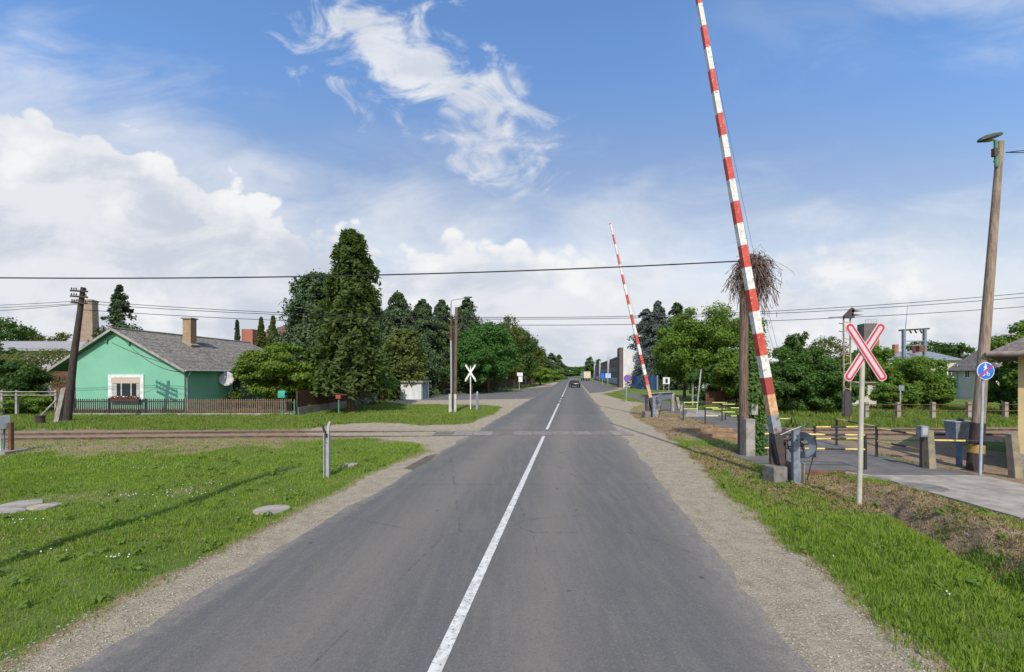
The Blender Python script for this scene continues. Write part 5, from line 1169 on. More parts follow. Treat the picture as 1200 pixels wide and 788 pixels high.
# factory on the right of the road
fa = thing('factory', (X(738, 82), 82, 0), 'long two-storey factory block with white pylons along the right of the road', 'factory')
def fp_(t_, o_=0.0): return (21.3 + RD * t_ + o_, 83 + t_)
def fbox(t0, t1, o0, o1, z0, z1, nm, mm, par=fa):
    q_ = [fp_(t0, o0), fp_(t1, o0), fp_(t1, o1), fp_(t0, o1)]
    MB().add([(a, b_, z0) for a, b_ in q_] + [(a, b_, z1) for a, b_ in q_], [(0, 1, 2, 3), (7, 6, 5, 4), (0, 4, 5, 1), (1, 5, 6, 2), (2, 6, 7, 3), (3, 7, 4, 0)]).build(nm, mm, par)
fbox(2.5, 130, 0.6, 16, -.2, 6.2, 'wall', M['grey_clad'])
fbox(2.2, 130.2, .3, 16.2, 6.2, 6.6, 'roof', M['dark_steel'])
fbox(3, 129, .45, .6, 0.2, 1.7, 'lower_band', M['grey_wall']); fbox(3, 129, .50, .6, 1.75, 3.1, 'window_strip', M['brown_wall']); fbox(3, 129, .46, .6, 3.15, 4.2, 'upper_band', M['grey_clad']); fbox(3, 129, .5, .6, 4.25, 5.6, 'window_strip', M['brown_wall'])
fbox(.9, 5.2, -1.1, -.46, -.1, 7.6, 'stair_tower', M['brown_wall']); fbox(.4, 1.2, -.45, .1, -.1, 7.7, 'pylon', M['white_wall'])
for t0 in (40, 78, 118): fbox(t0, t0 + .6, -.3, .5, -.1, 7.4, 'pylon', M['grey_wall'])
fbox(1.3, 2.4, .12, 15, -.1, 7.0, 'end_wall', M['white_wall'])
# blue wall
bwl = thing('blue_fence', (X(755, 74), 74, 0), 'blue painted sheet fence in front of the blue spruce', 'fence')
q1 = Vector((X(743, 80), 80, 0)); q2 = Vector((X(770, 71), 71, 0)); d_ = q2 - q1; a2 = math.atan2(d_.y, d_.x)
MB().box(((q1.x + q2.x) / 2, (q1.y + q2.y) / 2, 1.1), (d_.length, .08, 2.3), a2).build('sheet', M['blue_paint'], bwl)
for i in range(6): q_ = q1.lerp(q2, i / 5); MB().box((q_.x, q_.y - .08, 1.15), (.2, .2, 2.45), a2).build('post', M['steel'] if i == 5 else M['blue_paint'], bwl)
# no parking sign
x1, y1 = G(733.5, 471.5)
np_ = thing('traffic_sign', (x1, y1, 0), 'round blue no-parking sign with red rim on a thin post beyond the far barrier', 'sign')
MB().cyl((x1, y1, -.1), (X(735, y1), y1, Z(441, y1)), .035, n=8).build('post', M['galv'], np_)
f_ = disc(X(735, y1), y1 - .06, Z(443.6, y1), .33, .012, M['sign_red'], np_, 'face'); disc(X(735, y1), y1 - .065, Z(443.6, y1), .255, .006, M['sign_blue'], f_, 'field')
cross_arm((X(735, y1), y1 - .07, Z(443.6, y1)), .56, .06, R(-45), .004, .01).build('slash', M['sign_red'], f_)
# blue boards by factory
for i, (px, w_, lab, mm) in enumerate(((706, .9, 'small blue board on a post before the factory', 'sign_blue'), (712.5, 1.3, 'pale blue board on a post before the factory, right of the small blue board', 'sign_white'))):
    x1 = X(px, 105); t_ = thing('notice_board', (x1, 105, 0), lab, 'sign'); MB().cyl((x1, 105, 0), (x1, 105, 2.8), .06, n=8).build('post', M['galv'], t_); MB().box((x1, 104.9, 2.2), (w_, .06, 1.1)).build('board', M[mm] if i == 0 else mat('pale_blue_board', (0.45, 0.60, 0.78), None, 2), t_)
x1 = X(780.5, 56); t_ = thing('notice_board', (x1, 56, 0), 'white notice board on two pale posts under the blue spruce', 'sign')
for s_ in (-.3, .35): MB().cyl((x1 + s_, 56, 0), (x1 + s_, 56, 2.1), .07, n=8).build('post', M['concrete'], t_)
MB().box((x1, 55.9, 1.75), (.85, .05, .85)).build('board', M['white'], t_); MB().box((x1 + .02, 55.86, 1.75), (.3, .02, .55)).build('picture', M['black'], t_)
# pale poles right
for (p0, p1, d, w_, lab) in (((816, 473), (821.5, 433), 29, .045, 'slim leaning white pole left of the maple trees'), ((811.5, 471), (812, 444), 36, .08, 'short pale post under the maple behind the far railings')):
    single(MB().cyl((X(p0[0], d), d, -.1), (X(p1[0], d), d, Z(p1[1], d)), w_, n=8), 'pole', M['galv'] if d < 30 else M['concrete'], lab, 'pole')
gf = thing('garden_fence', (X(855, 34), 34, 0), 'rust brown slat fence under the maple tree beyond the far railings', 'fence')
s_ = MB(); 
for px in np.arange(828, 884, 1.5): s_.box((X(px, 34), 34, .6), (.06, .02, 1.35))
s_.build('slats', M['rust'], gf); MB().b2((X(827, 34), 34.02, .9), (X(885, 34), 34.06, .98)).build('crossbar', M['rust'], gf)
for px in (828, 846, 864, 884): MB().box((X(px, 34), 34.08, .65), (.1, .1, 1.4)).build('post', M['brown_fence'], gf)

# ------------------------------------------------------------------ vehicles
def car(x, y, rzv, label):
    t_ = thing('car', (x, y, 0), label, 'car')
    def pr(poly, y0_, y1_, nm, mm, par=None, bev=0):   # outline in x-z, from back (y0) to front
        pass
    # body: side profile (y,z), extruded in x with tumblehome
    prof = [(-2.15, .35), (-2.2, .7), (-2.12, .95), (-1.35, 1.02), (-.75, 1.4), (.35, 1.42), (1.05, 1.0), (2.0, .85), (2.15, .6), (2.1, .3)]
    def X2(z): return .87 if z < 1.0 else .87 - (z - 1.0) * .5
    n = len(prof); P = [(x - X2(z), y + a, z) for a, z in prof] + [(x + X2(z), y + a, z) for a, z in prof]
    tri = tessellate_polygon([[Vector((a, z, 0)) for a, z in prof]])
    mb = MB(); mb.add(P, [tuple(q_) for q_ in tri] + [tuple(i + n for i in q_) for q_ in tri] + [(i, (i + 1) % n, n + (i + 1) % n, n + i) for i in range(n)])
    body = mb.build('body', M['car'], t_, .04)
    MB().add([(x - .66, y - 1.30, 1.07), (x + .66, y - 1.30, 1.07), (x + .58, y - .80, 1.38), (x - .58, y - .80, 1.38), (x - .66, y - 1.31, 1.08), (x + .66, y - 1.31, 1.08), (x + .58, y - .81, 1.39), (x - .58, y - .81, 1.39)], [(0, 1, 2, 3), (7, 6, 5, 4), (0, 4, 5, 1), (1, 5, 6, 2), (2, 6, 7, 3), (3, 7, 4, 0)]).build('rear_window', M['glass'], body)
    for s_ in (-1, 1):
        MB().box((x + s_ * .66, y - 2.2, .80), (.34, .06, .16)).build('tail_light', M['tail'], body, .01)
        MB().box((x + s_ * .96, y + .7, 1.02), (.16, .1, .12)).build('mirror', M['car'], body, .01)
        MB().prism([(-.85, .99), (.75, .99), (.3, 1.33), (-.6, 1.33)], (x + s_ * .86, y, 0), (0, 1, 0), (-s_ * .45, 0, 1), (s_ * .01, 0, 0)).build('side_window', M['glass'], body)
        for yy_ in (-1.35, 1.35):
            w_ = MB().cyl((x + s_ * .70, y + yy_, .31), (x + s_ * .88, y + yy_, .31), .31, n=20).build('wheel', M['tyre'], t_)
            MB().cyl((x + s_ * .87, y + yy_, .31), (x + s_ * .89, y + yy_, .31), .19, n=16).build('rim', M['galv'], w_)
    MB().box((x, y - 2.215, .78), (.52, .02, .12)).build('number_plate', M['white'], body)
    MB().box((x, y - 2.2, .42), (1.6, .1, .16)).build('bumper', M['black'], body, .02)
    return t_
car(RS(.35, 86), 86, 0, 'dark saloon car driving away in the right lane')
x1 = RS(5.0, 172); tr = thing('truck', (x1, 172, 0), 'cream box truck parked in the far right lay-by', 'truck')
MB().b2((x1 - 1.25, 168, 1.0), (x1 + 1.25, 174.5, 3.55)).build('cargo_box', mat('cream_box', (0.62, 0.57, 0.42), None, 1), tr); MB().b2((x1 - 1.1, 174.6, .6), (x1 + 1.1, 176.4, 2.8)).build('cab', M['white'], tr, .1)
MB().b2((x1 - 1.1, 168.1, .6), (x1 + 1.1, 174.5, .99)).build('chassis', M['rust'], tr); MB().b2((x1 - 1.2, 167.9, .5), (x1 + 1.2, 168.05, .75)).build('bumper', M['dark_steel'], tr)
for s_ in (-1, 1):
    MB().box((x1 + s_ * .95, 167.93, .88), (.35, .08, .16)).build('tail_light', M['tail'], tr)
    for yy_ in (170, 175.5): MB().cyl((x1 + s_ * .8, yy_, .48), (x1 + s_ * 1.15, yy_, .48), .48, n=18).build('wheel', M['tyre'], tr)
MB().box((x1, 167.97, 2.2), (.03, .03, 2.3)).build('door_seam', M['galv'], tr)

# ------------------------------------------------------------------ trees
T0 = dict(seed=11)
conifer('cypress_tree', *G(411.5, 482.5), 12.7, 2.35, 2.3, 'tall drooping cypress on the verge, the largest tree left of the road', 'cypress', 640, 74, .17, droop=.42, up=.15, power=.42, trunk=.27, seed=3, hang=.26, tipw=.05, aspect=2.4)
conifer('cedar_tree', X(371, 36.5), 36.5, 10.9, 3.9, .8, 'blue-green cedar behind the left side of the tall cypress', 'cedar', 460, 110, .16, droop=.3, up=.1, power=.70, thick=1.6, trunk=.22, seed=4, tipw=.2)
broad_tree('maple_tree', X(341, 31.5), 30.8, 4.85, 6.4, .7, 'low bright green tree over the picket fence beside the green house', 'bright', 17000, .19, 34, .34, depth=4.8, trunk=.12, seed=5, flat=.6)
conifer('spruce_tree', X(140, 46), 46, 11.9, 3.0, 2.0, 'sparse spruce rising behind the ridge of the green house', 'spruce', 170, 80, .17, droop=.22, up=.14, power=.85, seed=6, tipw=.02)
for (nm, px, d, pyt, rad, kind, lab, seed) in (
    ('conifer_tree', 320, 58, 370, 1.6, 'olive', 'slim olive conifer in front of the brown red roof, right of its chimney', 7),
    ('conifer_tree', 306, 58, 372, 1.5, 'olive', 'slim olive conifer directly right of the orange chimney', 8),
    ('conifer_tree', 278, 60, 375, .7, 'spruce', 'thin dark treetop left of the orange chimney', 9),
    ('deodar_tree', 466, 52, 341, 6.6, 'cedar', 'deodar with spreading drooping tips behind the utility kiosk', 10),
    ('spruce_tree', 495, 62, 350, 7.2, 'spruce', 'dark spruce left of the street lamp pole', 12),
    ('spruce_tree', 518, 66, 351, 7.4, 'spruce', 'dark spruce just behind the street lamp pole', 13),
    ('spruce_tree', 547, 72, 348, 8.0, 'spruce', 'dark spruce whose tip rises right of the street lamp pole', 14),
    ('spruce_tree', 434, 50, 358, 5.0, 'cedar', 'dark cedar behind the right side of the tall cypress', 15)):
    conifer(nm, X(px, d), d, Z(pyt, d), rad, .8, lab, kind, 380, 84, .19 if d > 50 else .17, droop=.42, up=.12, power=.80, tipw=.02, seed=seed)
conifer('thuja_tree', X(470, 47.5), 47.5, Z(391, 47.5), 2.7, .3, 'full olive green thuja right above the utility kiosk', 'olive', 330, 46, .24, droop=-.3, up=.25, power=.5, seed=16, tipw=.12)
broads = (
    (572, 63, 376, 9.2, 'deep', 'big deep green tree behind the white crossbuck', 21, 13000, .34),
    (552, 58, 392, 6.5, 'deep', 'rounded deep green tree between the lamp pole and the white crossbuck', 22, 9000, .30),
    (592, 78, 367, 8.5, 'olive', 'tallest olive leafed tree of the left roadside row', 23, 9000, .36),
    (609, 88, 381, 8.5, 'dark', 'dark tree in the middle of the left roadside row', 24, 8000, .38),
    (620, 105, 398, 8.5, 'olive', 'olive tree toward the far end of the left roadside row', 25, 7000, .42),
    (630, 135, 408, 9.5, 'dark', 'dark tree at the far end of the left roadside row', 26, 5500, .5),
    (487, 70, 388, 9.0, 'dark', 'dark leafed tree filling the gap between the deodar and the spruces', 121, 7000, .30),
    (530, 74, 386, 8.0, 'deep', 'green leafed tree filling the gap right behind the lamp pole', 122, 7000, .30),
    (455, 60, 384, 6.0, 'deep', 'green leafed tree between the tall cypress and the deodar', 123, 6500, .28),
    (500, 56, 430, 6.0, 'dark', 'low dark tree behind the red pillar fence', 27, 6500, .30),
    (434, 43, 437, 5.5, 'dark', 'low dark shrub tree behind the brown garden fence', 28, 6500, .24))
for (px, d, pyt, w_, kind, lab, seed, nl_, lf) in broads:
    broad_tree('broadleaf_tree', X(px, d), d, Z(pyt, d), w_, .9, lab, kind, nl_, lf, 30, .34, seed=seed, trunk=.22)
for i, (px, d, pyt, rad, lab) in enumerate(((646, 190, 414, 4.6, 'dark conifer at the far end of the left tree row'), (655, 215, 416, 4.3, 'second dark conifer beyond the left tree row, nearest the road'), (640, 170, 420, 4.0, 'third dark conifer closing the left tree row'), (691, 300, 418, 4.2, 'narrow dark poplar-like tree beyond the truck'))):
    conifer('spruce_tree', X(px, d), d, Z(pyt, d), rad, 1, lab, 'spruce', 130, 30, .7, power=.6 if i < 3 else .25, seed=30 + i, group=None)
for i, (px, d, pyt, w_, kind, lab) in enumerate(((662, 320, 429, 20, 'dark', 'hazy rounded tree closing the view left of the car'), (672, 380, 430, 26, 'deep', 'rounded tree closing the view behind the car'), (683, 360, 428, 22, 'deep', 'rounded tree closing the view above the truck'), (700, 260, 421, 12, 'dark', 'dark tree at the far end of the factory'), (650, 150, 432, 9, 'maple', 'small bright tree on the left roadside before the conifers'), (633, 100, 430, 6, 'maple', 'small bright tree under the left roadside row'))):
    broad_tree('broadleaf_tree', X(px, d), d, Z(pyt, d), w_, .5, lab, kind, 3500, .9 if d > 200 else .45, 16, .38, seed=40 + i, trunk=.25)
# right side
conifer('blue_spruce', X(771, 79), 79, Z(352, 79), 4.9, 1.6, 'tall blue spruce right behind the far barrier boom', 'blue', 460, 90, .22, droop=.3, up=.12, power=.74, seed=50, tipw=.03)
conifer('blue_spruce', X(757, 88), 88, Z(362, 88), 4.2, 1.6, 'blue spruce partly hidden behind the taller one', 'blue', 300, 46, .32, droop=.25, up=.12, power=.62, seed=51, tipw=.1)
conifer('spruce_tree', X(793, 74), 74, Z(354, 74), 4.2, .6, 'dark spruce tip between the blue spruce and the maples', 'spruce', 260, 46, .30, droop=.25, up=.12, power=.7, seed=52)
for (px, d, pyt, w_, kind, lab, seed, nl_, lf, z0, dp_) in (
    (838, 41, 354, 9.4, 'maple', 'broad fresh green maple behind the old pole with vine', 55, 23000, .22, 1.0, 8),
    (802, 46, 368, 6.6, 'maple', 'fresh green maple right of the blue spruce', 56, 13000, .24, 1.6, 6),
    (870, 33, 400, 4.6, 'maple', 'lower fresh green tree right behind the old pole', 57, 11000, .20, .5, 4),
    (842, 36, 425, 5.0, 'dark', 'dark undergrowth tree over the rust brown slat fence', 62, 9000, .22, .3, 4),
    (925, 29, 400, 5.6, 'ivy', 'dense dark bush climbing behind the near boom', 58, 20000, .17, .1, 4),
    (968, 28.5, 418, 4.2, 'ivy', 'dense dark bush left of the signal mast', 59, 14000, .16, .1, 4),
    (898, 30.5, 425, 3.6, 'ivy', 'dark bush between the old pole and the near boom', 60, 10000, .17, .1, 3.5),
    (936, 48, 386, 3.4, 'dark', 'dark treetop above the dense bushes', 61, 5000, .26, 1, 3.4),
    (966, 55, 394, 7.0, 'olive', 'thin greyish tree behind the bushes left of the signal mast', 63, 4500, .24, 1, 5),
    (1026, 38, 402, 4.6, 'maple', 'light green tree directly behind the crossbuck', 64, 7500, .19, .5, 4),
    (1070, 33.5, 414, 5.4, 'maple', 'spreading orchard tree behind the low pipe fence', 65, 11500, .15, .4, 4),
    (1101, 39, 433, 2.0, 'dark', 'small dark tree left of the cream house', 66, 4500, .15, .3, 2.2),
    (1050, 31, 446, 2.8, 'maple', 'low light green bush behind the small grey plate sign', 91, 7000, .15, .1, 3),
    (1090, 33, 440, 2.6, 'maple', 'low light green bush right of the orchard tree', 92, 7500, .15, .1, 3),
    (1010, 44, 412, 4.6, 'maple', 'light green tree behind the signal mast and blank gable', 93, 6500, .2, .5, 4),
    (1181, 27, 424, 2.7, 'ivy', 'dark shrubbery between the lamp pole and the yellow building', 67, 15000, .12, .1, 2.6),
    (1092, 100, 398, 16, 'dark', 'distant dark tree behind the transformer frame', 68, 4500, .5, 1, 8),
    (1125, 95, 402, 10, 'dark', 'distant dark tree left of the hipped brown roof', 69, 3500, .5, 1, 8),
    (1210, 26, 372, 5.0, 'maple', 'tree top showing over the roof at the right edge', 70, 9000, .2, 1.2, 4)):
    broad_tree('broadleaf_tree' if z0 > .2 else 'bush', X(px, d), d, Z(pyt, d), w_, z0, lab, kind, nl_, lf, 36, .30, depth=dp_, seed=seed, trunk=.16, cat='tree' if z0 > .2 else 'bush')
# left edge
for (px, d, pyt, w_, kind, lab, seed, nl_, lf, z0) in (
    (-8, 40, 392, 4.2, 'dark', 'dark tree cut by the left edge before the grey building', 81, 8000, .22, .5),
    (5, 90, 370, 13, 'dark', 'large distant tree behind the grey building at the left edge', 82, 5000, .5, 1),
    (68, 95, 389, 14, 'yellow', 'distant yellowish tree behind the grey sheet roof', 83, 4500, .5, 1),
    (48, 36, 404, 6.0, 'yellow', 'thin spring-leafed tree in front of the grey building', 84, 2600, .17, 1.0),
    (18, 30.5, 420, 3.4, 'dark', 'dark green shrub tree left of the brick shed', 85, 7000, .18, .3),
    (35, 29.3, 461, 4.6, 'maple', 'low green bush behind the pale rail fence', 86, 6000, .15, .05),
    (8, 29.0, 455, 3.0, 'maple', 'low green bush at the very left behind the rail fence', 87, 4500, .15, .05),
    (275, 33.5, 455, 1.0, 'maple', 'small young shrub in front of the side door of the green house', 88, 1500, .10, .2)):
    broad_tree('broadleaf_tree' if z0 > .1 else 'bush', X(px, d), d, Z(pyt, d), w_, z0, lab, kind, nl_, lf, 24, .34, seed=seed, trunk=.13, cat='tree' if z0 > .1 else 'bush')
# distant woods closing the horizon
def far_wood(name, x0, x1, y, h, seed, label, n=9000):
    r = np.random.default_rng(seed); x = r.uniform(x0, x1, n); top = h * (.55 + .6 * fbm(x * .06 + seed, x * 0 + 3, 3)); z = r.random(n) ** .8 * top
    C = np.stack([x, y + r.uniform(-8, 8, n) + z * .3, z], 1); o = quads_mesh(name, rot_quads(C, r.normal(size=(n, 3)) + np.array([0, -1, .8]), 2.2 * r.uniform(.6, 1.3, n), 1.2, r=r), LEAF['dark']); return tag(o, label, 'wood', kind='stuff')
far_wood('distant_wood', -420, -8, 300, 9, 3, 'far dark line of trees behind the houses left of the road', 12000)
far_wood('distant_wood', 75, 560, 330, 10, 4, 'far dark line of trees behind the buildings right of the road', 12000)

# roadside poles in the distance
for i, (px, d, pyt, lab) in enumerate(((616, 92, 411, 'pale roadside pole under the left tree row, nearest of the far poles'), (629, 125, 418, 'grey roadside pole midway along the left tree row'), (638, 160, 420, 'far grey roadside pole before the conifers'), (603, 84, 440, 'short white-headed post on the left roadside'))):
    x1 = X(px, d); t_ = thing('roadside_pole', (x1, d, 0), lab, 'pole'); MB().cyl((x1, d, -.1), (x1, d, Z(pyt, d)), .12, .08, n=8).build('pole', M['concrete'], t_)
    MB().box((x1 + .15, d, Z(pyt, d)), (1.0, .1, .08)).build('crossarm', M['concrete'], t_)
x1, y1 = G(608.5, 457); t_ = thing('direction_sign', (x1, y1, 0), 'pale plates stacked on a post where the side road meets the road', 'sign'); MB().cyl((x1, y1, 0), (x1, y1, 2.2), .06, n=8).build('post', M['galv'], t_)
MB().box((x1 + .1, y1 - .08, 2.55), (.95, .05, .55)).build('plate', M['white'], t_); MB().box((x1 + .2, y1 - .08, 1.75), (.65, .05, .9)).build('plate', M['white'], t_)

# ------------------------------------------------------------------ wires
def wire(name, pts, r_, label, grp=None):
    mb = MB(); mb.tube(pts, r_, 5); o = single(mb, name, M['wire'], label, 'cable', grp); return o
wire('overhead_cable', sag((-31, 14.35, 6.1), (7.5, 14.35, Z(306, 14.35)), .48, 40), .022, 'thick black cable crossing the whole sky to the old pole with vine')
yp = 24.4; xp = X(97, yp)
for i, (z0, z1, s_, dx_) in enumerate(((Z(353, yp), 7.3, 1.25, .3), (Z(356, yp), 7.05, 1.15, .1), (Z(363, yp), 6.5, 1.05, -.2))):
    wire('overhead_wire', sag((xp + dx_, yp, z0), (31, 24.0, z1), s_, 40), .016, ('uppermost', 'middle', 'lowest')[i] + ' of the three wires strung right from the dark telegraph pole', 'wires strung right from the telegraph pole')
for i, (z0, py1) in enumerate(((Z(353, yp), 356), (Z(356, yp), 359), (Z(357, yp), 369))):
    wire('overhead_wire', sag((xp - .3, yp, z0), (-46, 24.6 if i < 2 else 19, Z(352 + 2 * i, 24) if i < 2 else Z(385, 19)), .35, 16), .014, ('upper', 'middle', 'lowest drooping')[i] + ' wire leaving the dark telegraph pole to the left', 'wires leaving the telegraph pole to the left')
lx, ly = X(1176, 12.35), 12.3
for i, (e, s_) in enumerate((((24, 8, 8.6), .1), ((24, 8, 7.4), .25))): wire('service_wire', sag((lx, ly, Z(180, 12.35)), e, s_, 12), .012, ('upper', 'lower')[i] + ' service wire leaving the right lamp pole top', 'service wires at the right lamp pole')

# ------------------------------------------------------------------ small ground things
def slab_thing(px, py, w_, d_, h_, rz_, name, lab, mm='rock'):
    x_, y_ = G(px, py); poly = []
    for i in range(11): a = 2 * math.pi * i / 11; k = random.uniform(.82, 1.05); poly.append((math.cos(a) * w_ / 2 * k, math.sin(a) * d_ / 2 * k))
    z_ = float(ground_h(np.array([x_]), np.array([y_]))[0])
    mb = MB().prism(poly, (x_, y_, z_ - .03), (math.cos(rz_), math.sin(rz_), 0), (-math.sin(rz_), math.cos(rz_), 0), (0, 0, h_ + .05)); return single(mb, name, M[mm], lab, 'slab', None, .01)
slab_thing(319, 598.5, .72, .62, .015, .1, 'stone_slab', 'pale stone slab sunk in the grass beside the left shoulder', 'slab')
slab_thing(22, 589, .8, .75, .02, .2, 'concrete_cover', 'pale flat concrete slab in the lawn at the left edge', 'slab')
slab_thing(52, 591.5, .55, .45, .015, .4, 'concrete_cover', 'tan slab beside the concrete slab at the left edge')
slab_thing(0, 597, .9, .45, .015, .1, 'concrete_cover', 'foremost pale slab at the left edge of the lawn', 'slab')
slab_thing(411, 547, .4, .3, .08, .3, 'stone', 'small pale stone right of the grey channel post', 'slab')
mh = MB(); x1, y1 = G(1083, 573); mh.cyl((x1, y1, .03), (x1, y1, .045), .42, n=28); single(mh, 'manhole_cover', M['kerb_conc'], 'round grey manhole cover let into the concrete footpath', 'manhole cover')
pu = [(G(px, py)) for px, py in ((474, 549), (500, 535), (512, 532), (505, 540), (485, 551))]
sheet('mud_patch', pu, 0.010, mat('damp_mud', (0.13, 0.10, 0.075), (0.10, 0.08, 0.06), 3, .7), 'dark damp mud patch on the left shoulder before the tracks', .03)
# pebbles
r = np.random.default_rng(9); n = 5200
sidex = r.random(n) < .45; yv = 2.5 + 18 * r.random(n) ** 1.5; sv_ = np.where(sidex, r.uniform(-5.3, -4.35, n), r.uniform(2.1, 3.35, n)); xv = sv_ + RD * yv; sz = r.uniform(.006, .018, n)
base = np.array([(0, 0, 1), (1, 0, 0), (0, 1, 0), (-1, 0, 0), (0, -1, 0)]); Q = []
tri = [(0, 1, 2), (0, 2, 3), (0, 3, 4), (0, 4, 1)]
rotA = r.random(n) * 6.28; ca_, sa_ = np.cos(rotA), np.sin(rotA)
Vt = base[None] * sz[:, None, None] * np.array([1, 1, .7]); Vx = Vt[..., 0] * ca_[:, None] - Vt[..., 1] * sa_[:, None]; Vy = Vt[..., 0] * sa_[:, None] + Vt[..., 1] * ca_[:, None]
Vt = np.stack([Vx + xv[:, None], Vy + yv[:, None], Vt[..., 2] + .0], -1)
tag(quads_mesh('gravel', np.concatenate([Vt[:, list(q_)] for q_ in tri]), mat('loose_gravel', (0.40, 0.36, 0.30), (0.2, 0.18, 0.15), 30, .9)), 'loose small gravel scattered over the road shoulders', 'gravel', kind='stuff')

# ------------------------------------------------------------------ grass
def cover_at(x, y):
    jn = fbm(x * 1.3, y * 1.3, 4) - .5
    jf = (fbm(x * 7, y * 7, 2) - .5) * .5
    g_ = np.maximum(sstep(sdf(gravelL, x, y) + jn * .5 + jf, -.25, .35), sstep(sdf(gravelR, x, y) + jn * .55 + jf, -.25, .35))
    d_ = np.maximum.reduce([.8 * sstep(sdf(dirt_trackL, x, y) + jn * 2.4, -.5, .9), sstep(sdf(dirt_R, x, y) + jn * 1.5, -.2, .5), sstep(sdf(dirt_trackR, x, y) + jn, -.2, .3), .95 * sstep(sdf(dirt_far_R, x, y) + jn, -.2, .3)])
    bare = np.zeros_like(x)
    for (px, py, rr) in ((210, 574, .5), (130, 578, .6), (355, 549, .45), (60, 585, .7), (175, 566, .35)):
        x0, y0 = G(px, py); bare = np.maximum(bare, sstep(rr - np.hypot((x - x0) * .6, y - y0) + jn * .7, 0, .3))
    for (px, py, rr) in ((319, 598.5, .3), (22, 589, .35), (52, 591.5, .25), (0, 597, .35), (411, 547, .16)):
        x0, y0 = G(px, py); g_ = np.maximum(g_, (np.hypot(x - x0, y - y0) < rr) * 1.0)
    s_ = x - RD * y; hard = ((s_ > -4.5) & (s_ < 2.25)) | (sdf(path_poly, x, y) > -.03) | (sdf(side_road, x, y) > -.1)
    return np.where(hard, 1, g_), np.maximum.reduce([d_, bare * .5, .85 * sstep(sdf(dry_R, x, y) + jn * 1.5, -.2, .4)])
def blades(name, x, y, h, w_, m, label, cat='grass', lean=.55, seed=1):
    r = np.random.default_rng(seed); n = len(x); z = ground_h(x, y); a = r.random(n) * 2 * math.pi; la = r.random(n) * 2 * math.pi
    hh = h * r.uniform(.45, 1.25, n); ww = w_ * r.uniform(.7, 1.3, n); ux = np.cos(a) * ww / 2; uy = np.sin(a) * ww / 2
    lx_ = np.cos(la) * hh * lean * r.random(n); ly_ = np.sin(la) * hh * lean * r.random(n)
    B = np.stack([x, y, z - .005], 1); m1 = B + np.stack([lx_ * .35, ly_ * .35, hh * .6], 1); tip = B + np.stack([lx_, ly_, hh * (1 - .15 * lean)], 1); u = np.stack([ux, uy, 0 * ux], 1)
    Q = np.stack([B - u, B + u, m1 + u * .75, tip, m1 - u * .75], 1)
    o = quads_mesh(name, Q, m); return tag(o, label, cat, kind='stuff')
def sample(x0, x1, y0, y1, dens, seed):
    r = np.random.default_rng(seed); n = int((x1 - x0) * (y1 - y0) * dens); x = r.uniform(x0, x1, n); y = r.uniform(y0, y1, n); return x, y, r
X_, Y_, H_, W_ = [], [], [], []
for (x0, x1, y0, y1, dn, hb, wb_, sd) in ((-9.5, -3.0, 2.5, 7.5, 2600, .055, .008, 101), (-14, -2.5, 7.5, 12.5, 1500, .06, .011, 102), (-22, -2.0, 12.5, 17.8, 750, .07, .016, 103), (3.0, 9.2, 2.5, 8, 3000, .085, .009, 104), (3.5, 9, 8, 13, 1500, .07, .012, 105), (4.5, 12, 13, 19, 600, .07, .017, 106)):
    x, y, r = sample(x0, x1, y0, y1, dn, sd)
    vis = (np.abs(x) < y * 1.30 + 1.2); x, y = x[vis], y[vis]
    g_, d_ = cover_at(x, y); pch = fbm(x * .8, y * .8, 3); keep = (r.random(len(x)) > g_ * 1.0) & (r.random(len(x)) > d_ * .88) & (g_ < .9) & (r.random(len(x)) < .2 + .9 * pch + 1.2 * (fbm(x * 4.5, y * 4.5, 3) - .42))
    x, y = x[keep], y[keep]; f = .35 + .7 * fbm(x * 1.2 + 40, y * 1.2, 3) + .8 * fbm(x * 5, y * 5 + 9, 2); sx_ = x - RD * y
    nearedge = 1 - .45 * g_[keep]
    X_.append(x); Y_.append(y); H_.append(hb * f * nearedge); W_.append(np.full(len(x), wb_))
blades('grass', np.concatenate(X_), np.concatenate(Y_), np.concatenate(H_), np.concatenate(W_), LEAF['grass'], 'short green grass of the verges either side of the road', seed=1)
X_, Y_, H_, W_ = [], [], [], []
for (x0, x1, y0, y1, dn, hb, wb_, sd) in ((-32, -2.0, 20.6, 27.8, 420, .15, .022, 111), (-14, -1, 27.8, 45, 170, .10, .035, 112), (11.5, 36, 21.2, 27, 330, .28, .024, 113), (14, 40, 27, 34, 120, .35, .04, 114), (5, 16, 23, 60, 80, .09, .04, 115), (-30, -15, 28.1, 29.4, 250, .3, .025, 116)):
    x, y, r = sample(x0, x1, y0, y1, dn, sd)
    g_, d_ = cover_at(x, y); keep = (r.random(len(x)) > g_) & (r.random(len(x)) > d_ * .85) & (g_ < .9); x, y = x[keep], y[keep]
    X_.append(x); Y_.append(y); H_.append(hb * (.4 + 1.1 * fbm(x * .9, y * .9, 3))); W_.append(np.full(len(x), wb_))
blades('tall_grass', np.concatenate(X_), np.concatenate(Y_), np.concatenate(H_), np.concatenate(W_), LEAF['grass_tall'], 'longer grass growing beyond the railway tracks', seed=2)
